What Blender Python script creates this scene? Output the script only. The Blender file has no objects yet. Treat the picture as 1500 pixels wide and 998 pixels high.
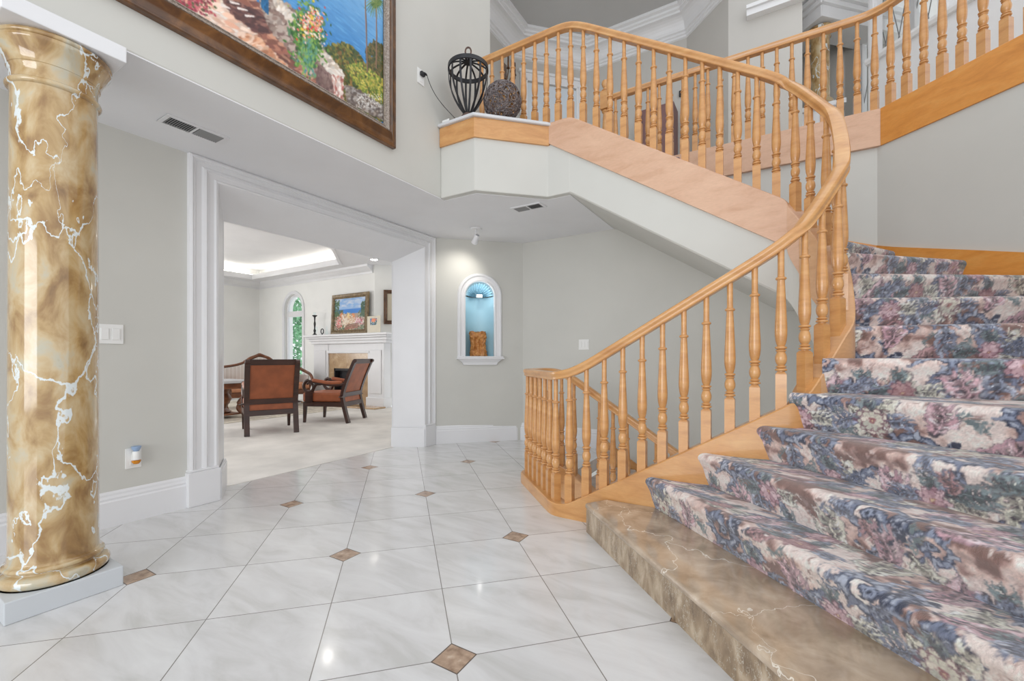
import bpy, bmesh, math, random
import numpy as np
from mathutils import Vector, Matrix
PI = math.pi
sc = bpy.context.scene
COL = sc.collection
rng = random.Random(7)
nrng = np.random.RandomState(11)

# ---------------------------------------------------------------- measuring
# Building frame: x runs along the back wall (to the right), y runs into the house, z up, floor at z = 0.
F, CX, HY, H = 637.0, 750.0, 522.0, 1.03          # focal length in px, principal column, horizon row, eye height
YAW = math.radians(31.3)
CS, SN = math.cos(YAW), math.sin(YAW)
def ray(x, y):
    r = (x-CX)/F
    return (CS*r-SN, SN*r+CS, (HY-y)/F)
def on_z(x, y, z=0.0):
    a, b, c = ray(x, y); t = (z-H)/c
    return (a*t, b*t, z)
def on_x(x, y, X):
    a, b, c = ray(x, y); t = X/a
    return (X, b*t, H+c*t)
def on_y(x, y, Y):
    a, b, c = ray(x, y); t = Y/b
    return (a*t, Y, H+c*t)
def on_d(x, y, D):
    a, b, c = ray(x, y)
    return (a*D, b*D, H+c*D)

# ---------------------------------------------------------------- objects
def tag(o, label=None, cat=None, group=None, kind=None):
    if label: o['label'] = label
    if cat: o['category'] = cat
    if group: o['group'] = group
    if kind: o['kind'] = kind
    return o
def thing(name, label, cat, loc=(0, 0, 0), rz=0.0, group=None):
    o = bpy.data.objects.new(name, None)
    COL.objects.link(o)
    o.location = loc; o.rotation_euler = (0, 0, rz); o.empty_display_size = .1
    return tag(o, label, cat, group)
def wloc(o):
    v = Vector((0, 0, 0))
    while o is not None:
        v += Vector(o.location); o = o.parent
    return v

class MB:
    """collects vertices and faces, then links them as one mesh object"""
    def __init__(s): s.v = []; s.f = []
    def add(s, vs, fs):
        b = len(s.v); s.v += [tuple(p) for p in vs]; s.f += [tuple(i+b for i in f) for f in fs]; return s
    def box(s, x0, x1, y0, y1, z0, z1):
        return s.add([(x0,y0,z0),(x1,y0,z0),(x1,y1,z0),(x0,y1,z0),(x0,y0,z1),(x1,y0,z1),(x1,y1,z1),(x0,y1,z1)],
                     [(3,2,1,0),(4,5,6,7),(0,1,5,4),(1,2,6,5),(2,3,7,6),(3,0,4,7)])
    def obox(s, c, ex, ey, ez):
        """box about c with half-axis vectors"""
        c, ex, ey, ez = map(Vector, (c, ex, ey, ez))
        vs = [c+a*ex+b*ey+d*ez for d in (-1,1) for (a,b) in ((-1,-1),(1,-1),(1,1),(-1,1))]
        return s.add(vs, [(3,2,1,0),(4,5,6,7),(0,1,5,4),(1,2,6,5),(2,3,7,6),(3,0,4,7)])
    def taper(s, c0, hx0, hy0, c1, hx1, hy1):
        vs = [(c[0]+a*hx, c[1]+b*hy, c[2]) for (c,hx,hy) in ((c0,hx0,hy0),(c1,hx1,hy1)) for (a,b) in ((-1,-1),(1,-1),(1,1),(-1,1))]
        return s.add(vs, [(3,2,1,0),(4,5,6,7),(0,1,5,4),(1,2,6,5),(2,3,7,6),(3,0,4,7)])
    def prism(s, poly, z0, z1):
        n = len(poly)
        vs = [(p[0],p[1],z0) for p in poly]+[(p[0],p[1],z1) for p in poly]
        return s.add(vs, [tuple(range(n-1,-1,-1)), tuple(range(n,2*n))]+[(i,(i+1)%n,n+(i+1)%n,n+i) for i in range(n)])
    def poly(s, pts):
        return s.add(pts, [tuple(range(len(pts)))])
    def grid(s, rows, close_u=False, close_v=False):
        n, m = len(rows), len(rows[0])
        vs = [p for r in rows for p in r]; fs = []
        for i in range(n if close_u else n-1):
            for j in range(m if close_v else m-1):
                i2, j2 = (i+1)%n, (j+1)%m
                fs.append((i*m+j, i*m+j2, i2*m+j2, i2*m+j))
        return s.add(vs, fs)
    def lathe(s, prof, c=(0,0,0), seg=24, cap=True, axis='z'):
        rows = []
        for (r, z) in prof:
            row = []
            for k in range(seg):
                a = 2*PI*k/seg; p = (r*math.cos(a), r*math.sin(a), z)
                if axis == 'x': p = (z, r*math.cos(a), r*math.sin(a))
                if axis == 'y': p = (r*math.sin(a), z, r*math.cos(a))
                row.append((p[0]+c[0], p[1]+c[1], p[2]+c[2]))
            rows.append(row)
        b = len(s.v)
        s.grid(rows, close_v=True)
        if cap:
            s.f.append(tuple(b+k for k in range(seg-1,-1,-1)))
            e = b+(len(rows)-1)*seg
            s.f.append(tuple(e+k for k in range(seg)))
        return s
    def tube(s, pts, r, seg=8, closed=False, cap=True):
        pts = [Vector(p) for p in pts]; n = len(pts)
        rr = r if isinstance(r, (list, tuple)) else [r]*n
        rows = []; up = None
        for i, p in enumerate(pts):
            a = pts[(i-1)%n] if (closed or i) else p
            b = pts[(i+1)%n] if (closed or i < n-1) else p
            t = (b-a)
            if t.length < 1e-9: t = Vector((0,0,1))
            t.normalize()
            if up is None:
                up = Vector((0,0,1)) if abs(t.z) < .9 else Vector((1,0,0))
            x = t.cross(up)
            if x.length < 1e-6: x = t.orthogonal()
            x.normalize(); up = x.cross(t).normalized()
            rows.append([p+rr[i]*(math.cos(2*PI*k/seg)*x+math.sin(2*PI*k/seg)*up) for k in range(seg)])
        b0 = len(s.v)
        s.grid(rows, close_u=closed, close_v=True)
        if cap and not closed:
            s.f.append(tuple(b0+k for k in range(seg)))
            e = b0+(n-1)*seg
            s.f.append(tuple(e+k for k in range(seg-1,-1,-1)))
        return s
    def sweep(s, pts, prof, closed=False, cap=True, lat=None):
        """profile (side, up) carried along pts; side = horizontal right of travel"""
        pts = [Vector(p) for p in pts]; n = len(pts); rows = []
        for i, p in enumerate(pts):
            a = pts[(i-1)%n] if (closed or i) else p
            b = pts[(i+1)%n] if (closed or i < n-1) else p
            t = (b-a).normalized()
            if lat is not None: x = Vector(lat)
            else: x = Vector((t.y, -t.x, 0)).normalized()
            u = x.cross(t).normalized()
            k = 1.0
            if 0 < i < n-1 or closed:
                t1, t2 = (p-a), (b-p)
                if t1.length > 1e-6 and t2.length > 1e-6:
                    h1, h2 = Vector((t1.x,t1.y,0)), Vector((t2.x,t2.y,0))
                    if h1.length > 1e-6 and h2.length > 1e-6:
                        cc = max(-1, min(1, h1.normalized().dot(h2.normalized())))
                        k = 1/max(.35, math.sqrt((1+cc)/2))
            rows.append([p+q[0]*k*x+q[1]*u for q in prof])
        b0 = len(s.v); m = len(prof)
        s.grid(rows, close_u=closed, close_v=True)
        if cap and not closed:
            s.f.append(tuple(b0+k for k in range(m)))
            e = b0+(n-1)*m
            s.f.append(tuple(e+k for k in range(m-1,-1,-1)))
        return s
    def ball(s, c, r, seg=16, rings=10, sq=(1,1,1)):
        prof = [(max(1e-4, math.sin(PI*i/rings)), -math.cos(PI*i/rings)) for i in range(rings+1)]
        b = len(s.v); s.lathe(prof, (0,0,0), seg, cap=False)
        for i in range(b, len(s.v)):
            p = s.v[i]; s.v[i] = (c[0]+p[0]*r*sq[0], c[1]+p[1]*r*sq[1], c[2]+p[2]*r*sq[2])
        return s
    def xform(s, M, start=0):
        for i in range(start, len(s.v)):
            s.v[i] = tuple(M @ Vector(s.v[i]))
        return s
    def mesh(s, name, mat, shift=(0,0,0), smooth=False, fix=True):
        me = bpy.data.meshes.new(name)
        me.from_pydata([(p[0]-shift[0], p[1]-shift[1], p[2]-shift[2]) for p in s.v], [], s.f)
        if fix:
            bm = bmesh.new(); bm.from_mesh(me)
            bmesh.ops.remove_doubles(bm, verts=bm.verts, dist=1e-5)
            bmesh.ops.recalc_face_normals(bm, faces=bm.faces)
            bm.to_mesh(me); bm.free()
        if mat: me.materials.append(mat)
        if smooth:
            me.polygons.foreach_set('use_smooth', [True]*len(me.polygons))
            try: me.set_sharp_from_angle(angle=math.radians(smooth if smooth > 1 else 40))
            except Exception: pass
        me.update()
        return me
    def build(s, name, mat, parent=None, local=False, smooth=False, bevel=0, seg=2, fix=True, origin=None):
        if parent is not None:
            sh = (0,0,0) if local else tuple(wloc(parent))
            loc = (0,0,0)
        else:
            if origin is None:
                xs = [p[0] for p in s.v]; ys = [p[1] for p in s.v]; zs = [p[2] for p in s.v]
                origin = ((min(xs)+max(xs))/2, (min(ys)+max(ys))/2, min(zs))
            sh = loc = origin
        o = bpy.data.objects.new(name, s.mesh(name, mat, sh, smooth, fix))
        COL.objects.link(o)
        if parent is not None: o.parent = parent
        o.location = loc
        if bevel:
            m = o.modifiers.new('bevel', 'BEVEL'); m.width = bevel; m.segments = seg; m.limit_method = 'ANGLE'; m.angle_limit = math.radians(35)
            m.harden_normals = False
        return o
def struct(o, label=None):
    o['kind'] = 'structure'
    if label: o['label'] = label
    return o

# ---------------------------------------------------------------- materials
def lin(c):
    return tuple((x/12.92 if x <= .04045 else ((x+.055)/1.055)**2.4) for x in [k/255 for k in c])
def base_mat(name, rough=.5, spec=.5, metal=0.0, coat=0.0):
    m = bpy.data.materials.new(name); m.use_nodes = True
    nt = m.node_tree; p = nt.nodes['Principled BSDF']
    p.inputs['Roughness'].default_value = rough
    p.inputs['Specular IOR Level'].default_value = spec
    p.inputs['Metallic'].default_value = metal
    p.inputs['Coat Weight'].default_value = coat
    p.inputs['Coat Roughness'].default_value = .08
    return m, nt, p
def N(nt, typ, **kw):
    n = nt.nodes.new(typ)
    for k, v in kw.items():
        if k in n.inputs: n.inputs[k].default_value = v
        else: setattr(n, k, v)
    return n
def L(nt, a, b): nt.links.new(a, b)
def ramp(nt, stops, fac):
    r = nt.nodes.new('ShaderNodeValToRGB'); e = r.color_ramp.elements
    while len(e) < len(stops): e.new(.5)
    for i, (pos, c) in enumerate(stops):
        e[i].position = pos; e[i].color = (*lin(c), 1)
    L(nt, fac, r.inputs['Fac']); return r
def coords(nt, scale=(1,1,1), rot=(0,0,0), loc=(0,0,0), src='Object'):
    tc = nt.nodes.new('ShaderNodeTexCoord'); mp = nt.nodes.new('ShaderNodeMapping')
    mp.inputs['Scale'].default_value = scale; mp.inputs['Rotation'].default_value = rot; mp.inputs['Location'].default_value = loc
    L(nt, tc.outputs[src], mp.inputs['Vector']); return mp.outputs['Vector']
def mat_plain(name, c, rough=.5, var=.04, scale=6.0, bump=0.0, bscale=200, **kw):
    """paint or plastic with a faint uneven tone"""
    m, nt, p = base_mat(name, rough, **kw)
    v = coords(nt)
    n = N(nt, 'ShaderNodeTexNoise', Scale=scale, Detail=4.0); L(nt, v, n.inputs['Vector'])
    lo = tuple(max(0, k*(1-var)) for k in c); hi = tuple(min(255, k*(1+var)) for k in c)
    r = ramp(nt, [(.3, lo), (.7, hi)], n.outputs['Fac']); L(nt, r.outputs['Color'], p.inputs['Base Color'])
    if bump:
        n2 = N(nt, 'ShaderNodeTexNoise', Scale=float(bscale), Detail=2.0); L(nt, v, n2.inputs['Vector'])
        b = N(nt, 'ShaderNodeBump', Strength=bump, Distance=.002); L(nt, n2.outputs['Fac'], b.inputs['Height']); L(nt, b.outputs['Normal'], p.inputs['Normal'])
    return m
def mat_wood(name, dark, mid, light, scale=(1,1,1), rough=.3, coat=.35, rot=(0,0,0)):
    m, nt, p = base_mat(name, rough, coat=coat)
    v = coords(nt, scale, rot)
    n = N(nt, 'ShaderNodeTexNoise', Scale=3.0, Detail=6.0, Roughness=.6, Distortion=.6); L(nt, v, n.inputs['Vector'])
    r = ramp(nt, [(.25, dark), (.5, mid), (.75, light)], n.outputs['Fac'])
    n2 = N(nt, 'ShaderNodeTexNoise', Scale=26.0, Detail=3.0); L(nt, v, n2.inputs['Vector'])
    mx = N(nt, 'ShaderNodeMixRGB', blend_type='MULTIPLY'); mx.inputs['Fac'].default_value = .18
    L(nt, r.outputs['Color'], mx.inputs['Color1']); L(nt, n2.outputs['Fac'], mx.inputs['Color2'])
    L(nt, mx.outputs['Color'], p.inputs['Base Color'])
    return m
def mat_marble(name, stops, vein, scale=4.0, vscale=2.2, vwidth=.02, rough=.12, coat=.5, stretch=(1,1,.6), patch=True, warp=.28):
    m, nt, p = base_mat(name, rough, coat=coat)
    v = coords(nt, stretch)
    n = N(nt, 'ShaderNodeTexNoise', Scale=scale, Detail=5.0, Roughness=.55, Distortion=.5); L(nt, v, n.inputs['Vector'])
    r = ramp(nt, stops, n.outputs['Fac'])
    w = N(nt, 'ShaderNodeTexNoise', Scale=vscale*2.2, Detail=5.0); L(nt, v, w.inputs['Vector'])
    ms = N(nt, 'ShaderNodeVectorMath', operation='SUBTRACT'); ms.inputs[1].default_value = (.5,.5,.5); L(nt, w.outputs['Color'], ms.inputs[0])
    sc_ = N(nt, 'ShaderNodeVectorMath', operation='SCALE'); sc_.inputs['Scale'].default_value = warp*2; L(nt, ms.outputs[0], sc_.inputs[0])
    ad = N(nt, 'ShaderNodeVectorMath', operation='ADD'); L(nt, v, ad.inputs[0]); L(nt, sc_.outputs[0], ad.inputs[1])
    vo = N(nt, 'ShaderNodeTexVoronoi', feature='DISTANCE_TO_EDGE', Scale=vscale); L(nt, ad.outputs[0], vo.inputs['Vector'])
    mk = N(nt, 'ShaderNodeTexNoise', Scale=vscale*1.3, Detail=2.0); L(nt, v, mk.inputs['Vector'])
    thr = N(nt, 'ShaderNodeMath', operation='MULTIPLY'); thr.inputs[1].default_value = vwidth*3.2
    s3 = N(nt, 'ShaderNodeMath', operation='SUBTRACT', use_clamp=True); s3.inputs[1].default_value = .38
    L(nt, mk.outputs['Fac'], s3.inputs[0]); L(nt, s3.outputs[0], thr.inputs[0])
    a2 = N(nt, 'ShaderNodeMath', operation='ADD'); a2.inputs[1].default_value = vwidth*.12; L(nt, thr.outputs[0], a2.inputs[0])
    dv = N(nt, 'ShaderNodeMath', operation='DIVIDE'); L(nt, vo.outputs['Distance'], dv.inputs[0]); L(nt, a2.outputs[0], dv.inputs[1])
    rr = nt.nodes.new('ShaderNodeValToRGB'); rr.color_ramp.elements[0].position = .55; rr.color_ramp.elements[0].color = (1,1,1,1)
    rr.color_ramp.elements[1].position = 1.25; rr.color_ramp.elements[1].color = (0,0,0,1); L(nt, dv.outputs[0], rr.inputs['Fac'])
    mx = N(nt, 'ShaderNodeMixRGB'); L(nt, rr.outputs['Color'], mx.inputs['Fac']); L(nt, r.outputs['Color'], mx.inputs['Color1'])
    mx.inputs['Color2'].default_value = (*lin(vein), 1)
    L(nt, mx.outputs['Color'], p.inputs['Base Color'])
    return m
def mat_attr(name, rough=.8, bump=0.0, bscale=300, coat=0.0, sheen=0.0):
    """colours come from the paint strokes stored on the mesh"""
    m, nt, p = base_mat(name, rough, spec=.3, coat=coat)
    a = N(nt, 'ShaderNodeAttribute', attribute_name='paint'); L(nt, a.outputs['Color'], p.inputs['Base Color'])
    p.inputs['Sheen Weight'].default_value = sheen
    if bump:
        v = coords(nt); n2 = N(nt, 'ShaderNodeTexNoise', Scale=float(bscale), Detail=2.0); L(nt, v, n2.inputs['Vector'])
        b = N(nt, 'ShaderNodeBump', Strength=bump, Distance=.004); L(nt, n2.outputs['Fac'], b.inputs['Height']); L(nt, b.outputs['Normal'], p.inputs['Normal'])
    return m
def mat_emit(name, c, s):
    m, nt, p = base_mat(name, .5)
    p.inputs['Base Color'].default_value = (*lin(c), 1)
    p.inputs['Emission Color'].default_value = (*lin(c), 1); p.inputs['Emission Strength'].default_value = s
    return m

def mat_tile(name):
    """square ivory marble tiles laid at 45 degrees with small tan diamonds at alternate corners"""
    m, nt, p = base_mat(name, .2, coat=.25)
    T = .4572; ox, oy = -1.259, .838
    tc = nt.nodes.new('ShaderNodeNewGeometry')
    sep = nt.nodes.new('ShaderNodeSeparateXYZ'); L(nt, tc.outputs['Position'], sep.inputs[0])
    def math_(op, a, b=None, clamp=False):
        n = N(nt, 'ShaderNodeMath', operation=op, use_clamp=clamp)
        for i, q in enumerate((a, b)):
            if q is None: continue
            if isinstance(q, (int, float)): n.inputs[i].default_value = q
            else: L(nt, q, n.inputs[i])
        return n.outputs[0]
    th = math.radians(45.57); c, s = math.cos(th), math.sin(th)
    px = math_('SUBTRACT', sep.outputs['X'], ox); py = math_('SUBTRACT', sep.outputs['Y'], oy)
    b = math_('DIVIDE', math_('ADD', math_('MULTIPLY', px, c), math_('MULTIPLY', py, s)), T)
    a = math_('DIVIDE', math_('SUBTRACT', math_('MULTIPLY', py, c), math_('MULTIPLY', px, s)), T)
    rb = math_('ROUND', b); ra = math_('ROUND', a)
    db = math_('ABSOLUTE', math_('SUBTRACT', b, rb)); da = math_('ABSOLUTE', math_('SUBTRACT', a, ra))
    grout = math_('LESS_THAN', math_('MINIMUM', db, da), .0042)
    # diamond where a is even and b + a/2 is odd
    even = math_('LESS_THAN', math_('ABSOLUTE', math_('SUBTRACT', math_('FLOORED_MODULO', math_('ADD', ra, .5), 2), .5)), .3)
    odd = math_('LESS_THAN', math_('ABSOLUTE', math_('SUBTRACT', math_('FLOORED_MODULO', math_('ADD', math_('ADD', rb, math_('MULTIPLY', ra, .5)), .5), 2), 1.5)), .3)
    corner = math_('MULTIPLY', even, odd)
    ds = math_('ADD', db, da)
    dia = math_('MULTIPLY', corner, math_('LESS_THAN', ds, .168))
    diag = math_('MULTIPLY', corner, math_('LESS_THAN', math_('ABSOLUTE', math_('SUBTRACT', ds, .168)), .007))
    # tone of each tile
    fb = math_('FLOOR', b); fa = math_('FLOOR', a)
    cmb = nt.nodes.new('ShaderNodeCombineXYZ'); L(nt, fb, cmb.inputs[0]); L(nt, fa, cmb.inputs[1])
    wn = N(nt, 'ShaderNodeTexWhiteNoise', noise_dimensions='3D'); L(nt, cmb.outputs[0], wn.inputs['Vector'])
    mp = N(nt, 'ShaderNodeMapping'); L(nt, tc.outputs['Position'], mp.inputs['Vector']); mp.inputs['Rotation'].default_value = (0,0,-th); mp.inputs['Scale'].default_value = (1,3.2,1)
    off = N(nt, 'ShaderNodeVectorMath', operation='ADD'); L(nt, mp.outputs[0], off.inputs[0]); L(nt, wn.outputs['Color'], off.inputs[1])
    no = N(nt, 'ShaderNodeTexNoise', Scale=2.6, Detail=6.0, Roughness=.6, Distortion=.7); L(nt, off.outputs[0], no.inputs['Vector'])
    r1 = ramp(nt, [(.3, (198,197,195)), (.5, (213,212,212)), (.72, (222,222,222))], no.outputs['Fac'])
    hs = N(nt, 'ShaderNodeHueSaturation'); L(nt, r1.outputs['Color'], hs.inputs['Color'])
    L(nt, math_('ADD', math_('MULTIPLY', wn.outputs['Value'], .06), .97), hs.inputs['Value'])
    nd = N(nt, 'ShaderNodeTexNoise', Scale=28.0, Detail=4.0); L(nt, tc.outputs['Position'], nd.inputs['Vector'])
    r2 = ramp(nt, [(.3, (138,112,92)), (.6, (182,156,134)), (.8, (206,188,168))], nd.outputs['Fac'])
    m1 = N(nt, 'ShaderNodeMixRGB'); L(nt, grout, m1.inputs['Fac']); L(nt, hs.outputs['Color'], m1.inputs['Color1']); m1.inputs['Color2'].default_value = (*lin((132,128,124)), 1)
    m2 = N(nt, 'ShaderNodeMixRGB'); L(nt, dia, m2.inputs['Fac']); L(nt, m1.outputs['Color'], m2.inputs['Color1']); L(nt, r2.outputs['Color'], m2.inputs['Color2'])
    m3 = N(nt, 'ShaderNodeMixRGB'); L(nt, diag, m3.inputs['Fac']); L(nt, m2.outputs['Color'], m3.inputs['Color1']); m3.inputs['Color2'].default_value = (*lin((96,84,76)), 1)
    L(nt, m3.outputs['Color'], p.inputs['Base Color'])
    return m

MT = {}
MT['wall'] = mat_plain('wall_paint', (200,199,193), .6, .012, 2.0, bump=.06, bscale=90)
MT['ceil'] = mat_plain('ceiling_paint', (228,228,230), .7, .012, 2.0, bump=.10, bscale=60)
MT['hall'] = mat_plain('hall_paint', (190,187,182), .65, .012, 2.0)
MT['white'] = mat_plain('white_trim_paint', (226,226,228), .35, .01, 3.0)
MT['hallceil'] = mat_plain('hall_ceiling_paint', (190,190,190), .7, .012, 2.0)
MT['plinth'] = mat_plain('grey_white_plinth_paint', (198,202,206), .4, .01, 3.0)
MT['ledge'] = mat_plain('grey_white_paint', (206,206,208), .4, .02, 3.0)
MT['maple'] = mat_wood('honey_maple', (190,132,76), (211,155,96), (222,172,114), (1.2,1.2,5), .3, .4)
MT['maple_pale'] = mat_wood('pale_maple', (204,158,126), (218,176,146), (226,186,156), (1.2,1.2,4), .35, .25)
MT['maple_mid'] = mat_wood('tan_maple', (200,150,104), (214,166,120), (222,176,132), (1.2,1.2,4), .33, .3)
MT['maple_orange'] = mat_wood('orange_maple', (206,132,56), (226,152,70), (232,166,88), (1.2,1.2,4), .3, .4)
MT['tile'] = mat_tile('ivory_marble_tile')
MT['column'] = mat_marble('gold_veined_marble', [(.26,(118,86,48)), (.38,(150,116,70)), (.48,(178,148,100)), (.58,(192,170,132)), (.68,(182,176,156)), (.8,(160,140,104))], (214,220,220), 10.0, 3.4, .035, .08, .7, (1,1,.55), warp=.2)
MT['stepstone'] = mat_marble('brown_step_marble', [(.25,(142,122,102)), (.42,(166,146,124)), (.58,(188,168,146)), (.78,(206,190,170))], (222,212,198), 8.0, 1.6, .006, .14, .6, (1,1,1), warp=.3)
MT['stepriser'] = mat_marble('mottled_riser_marble', [(.3,(116,96,74)), (.5,(158,136,110)), (.7,(196,178,154))], (196,188,174), 14.0, 9.0, .03, .3, .3, (1.4,1.4,.6))
MT['darkwood'] = mat_wood('dark_walnut', (38,20,14), (62,34,24), (84,48,34), (1,1,4), .35, .1)
MT['leather'] = mat_plain('chestnut_leather', (158,88,54), .5, .08, 9.0, bump=.12, bscale=260)
MT['carvedwood'] = mat_wood('carved_brown_wood', (84,46,26), (122,72,42), (150,94,58), (2,2,4), .35, .3)
MT['bronze'] = mat_wood('bronze_gilt', (58,34,16), (98,62,30), (140,94,48), (3,3,3), .3, .4)
MT['silverleaf'] = mat_wood('worn_silver_leaf', (92,76,64), (150,136,124), (196,186,176), (30,30,30), .4, .1)
MT['goldframe'] = mat_wood('aged_gold', (84,66,42), (128,106,72), (160,138,98), (6,6,6), .4, .2)
MT['black'] = mat_plain('black_iron', (34,34,38), .45, .15, 20)
MT['rust'] = mat_plain('rusted_iron', (92,72,64), .7, .2, 30)
MT['plastic'] = mat_plain('white_plastic', (232,232,230), .35, .01)
MT['dark'] = mat_plain('dark_void', (58,58,60), .8, .05)
MT['greyvane'] = mat_plain('grey_vane', (150,150,150), .6, .03)
MT['blue'] = mat_plain('sky_blue_paint', (172,212,228), .5, .02, 3)
MT['twig'] = mat_wood('dark_twig', (60,52,54), (108,98,98), (160,150,148), (12,12,12), .6, .0)
MT['twigin'] = mat_wood('tan_twig', (120,82,48), (176,130,80), (206,166,112), (12,12,12), .6, .0)
MT['carpet_living'] = mat_plain('ivory_carpet', (222,218,213), .95, .05, 3.0, bump=.5, bscale=220)
MT['livingwall'] = mat_plain('living_wall_paint', (236,236,233), .65, .012, 2.0)
MT['rug'] = mat_plain('faded_rug', (212,204,190), .95, .09, 14.0, bump=.4, bscale=200)
MT['rugline'] = mat_plain('rug_border', (176,166,152), .95, .15, 30.0)
MT['tanstone'] = mat_marble('tan_fireplace_stone', [(.3,(166,134,100)), (.55,(192,162,126)), (.75,(210,184,150))], (224,206,180), 5.0, 2.4, .01, .25, .3, (1,1,1))
MT['mauve'] = mat_plain('mauve_brown_lacquer', (122,88,86), .5, .05, 3)
MT['drape'] = mat_plain('mauve_drape', (156,124,122), .8, .12, 12)
MT['paledoor'] = mat_plain('pale_blue_grey_paint', (206,214,222), .4, .01)
MT['amber'] = mat_plain('amber_oil', (206,132,24), .1, .1, 40)
MT['paleblue'] = mat_plain('pale_blue_plastic', (150,174,206), .3, .05)
MT['driftwood'] = mat_wood('carved_driftwood', (130,72,26), (190,126,62), (226,172,106), (9,9,9), .5, .1)
MT['paint'] = mat_attr('oil_paint', .45, .35, 220, coat=.15)
MT['tapestry'] = mat_attr('floral_carpet_pile', .95, .9, 420, sheen=.45)
MT['leaf'] = mat_plain('green_leaves', (120,164,128), .6, .35, 3.0)
MT['bark'] = mat_plain('brown_bark', (94,76,60), .9, .2, 14)
MT['chrome'] = mat_plain('brushed_metal', (168,164,156), .3, .05, metal=.9)
MT['cream'] = mat_plain('cream_mat', (226,218,200), .8, .02)
def mat_glass(name):
    m, nt, p = base_mat(name, .02)
    p.inputs['Base Color'].default_value = (.92,.97,.98,1); p.inputs['Transmission Weight'].default_value = 1.0; p.inputs['IOR'].default_value = 1.02
    return m
MT['glass'] = mat_glass('clear_glass')
def mat_stripe(name):
    m, nt, p = base_mat(name, .8)
    v = coords(nt)
    w = N(nt, 'ShaderNodeTexWave', Scale=4.0, Distortion=.2, bands_direction='X'); L(nt, v, w.inputs['Vector'])
    r = ramp(nt, [(.35,(226,222,216)), (.55,(208,200,196)), (.8,(238,236,232))], w.outputs['Fac']); L(nt, r.outputs['Color'], p.inputs['Base Color'])
    return m
MT['stripe'] = mat_stripe('striped_silk')

def paint_attr(me, cols):
    a = me.color_attributes.new('paint', 'FLOAT_COLOR', 'POINT')
    n = len(me.vertices)
    out = np.ones((n, 4), np.float32)
    s = np.clip(cols, 0, 255)/255.0
    out[:, :3] = np.where(s <= .04045, s/12.92, ((s+.055)/1.055)**2.4)
    a.data.foreach_set('color', out.ravel())

# ---------------------------------------------------------------- brush for painted surfaces
class Canvas:
    """a raster of brush strokes, optionally repeating at its edges; colours in sRGB 0-255"""
    def __init__(s, w, h, px, wrap=False):
        s.px = px; s.w, s.h = int(round(w/px)), int(round(h/px)); s.wrap = wrap
        s.a = np.zeros((s.h, s.w, 3), np.float32)
    def dab(s, x, y, r, c, al=1.0, ang=0.0, asp=1.0):
        px = s.px; R = r*max(1, asp)/px+1.5; cx, cy = x/px, y/px
        x0, x1, y0, y1 = int(cx-R), int(cx+R)+1, int(cy-R), int(cy+R)+1
        if not s.wrap:
            x0, y0, x1, y1 = max(0,x0), max(0,y0), min(s.w-1,x1), min(s.h-1,y1)
            if x1 < x0 or y1 < y0: return
        xs = np.arange(x0, x1+1); ys = np.arange(y0, y1+1)
        dx = (xs[None,:]-cx); dy = (ys[:,None]-cy)
        ca, sa = math.cos(ang), math.sin(ang)
        a = (dx*ca+dy*sa)/asp; b = -dx*sa+dy*ca
        d = np.sqrt(a*a+b*b)
        k = np.clip(r/px-d+.5, 0, 1)*al
        iy = ys % s.h if s.wrap else ys; ix = xs % s.w if s.wrap else xs
        blk = s.a[np.ix_(iy, ix)]
        s.a[np.ix_(iy, ix)] = blk*(1-k[...,None])+np.array(c, np.float32)*k[...,None]
    def stroke(s, pts, r0, r1, c, rm=None, al=1.0):
        L_ = 0
        for (p, q) in zip(pts[:-1], pts[1:]): L_ += math.hypot(q[0]-p[0], q[1]-p[1])
        n = max(2, int(L_/(max(r0,r1)*.55+s.px*.4)))
        seg = len(pts)-1
        for i in range(n+1):
            t = i/n; k = min(seg-1, int(t*seg)); f = t*seg-k
            x = pts[k][0]*(1-f)+pts[k+1][0]*f; y = pts[k][1]*(1-f)+pts[k+1][1]*f
            r = r0*(1-t)+r1*t
            if rm is not None: r = (1-t)**2*r0+2*t*(1-t)*rm+t*t*r1
            s.dab(x, y, max(r, s.px*.35), c, al)
    def sample(s, X, Y):
        x = X/s.px; y = Y/s.px
        if s.wrap:
            x0 = np.floor(x).astype(int); y0 = np.floor(y).astype(int); fx = x-x0; fy = y-y0
            x0 %= s.w; y0 %= s.h; x1 = (x0+1) % s.w; y1 = (y0+1) % s.h
        else:
            x = np.clip(x, 0, s.w-1.001); y = np.clip(y, 0, s.h-1.001)
            x0 = x.astype(int); y0 = y.astype(int); fx = x-x0; fy = y-y0; x1 = x0+1; y1 = y0+1
        fx = fx[...,None]; fy = fy[...,None]
        return (s.a[y0,x0]*(1-fx)+s.a[y0,x1]*fx)*(1-fy)+(s.a[y1,x0]*(1-fx)+s.a[y1,x1]*fx)*fy

def soft_noise(h, w, cell, rs):
    """tileable value noise"""
    gh, gw = max(2, round(h/cell)), max(2, round(w/cell))
    g = rs.rand(gh, gw)
    y = np.arange(h)*gh/h; x = np.arange(w)*gw/w
    y0 = y.astype(int); x0 = x.astype(int); fy = (y-y0)[:,None]; fx = (x-x0)[None,:]
    fy = fy*fy*(3-2*fy); fx = fx*fx*(3-2*fx)
    y1 = (y0+1) % gh; x1 = (x0+1) % gw; y0 %= gh; x0 %= gw
    return (g[np.ix_(y0,x0)]*(1-fx)+g[np.ix_(y0,x1)]*fx)*(1-fy)+(g[np.ix_(y1,x0)]*(1-fx)+g[np.ix_(y1,x1)]*fx)*fy
# ================================================================ THE SETTING
ZC, Z2 = 2.42, 3.06                    # lower ceiling, upper floor
XD, XP, YR = -3.44, -2.53, 4.64        # doorway wall, painting wall, wall behind the stairs

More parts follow.
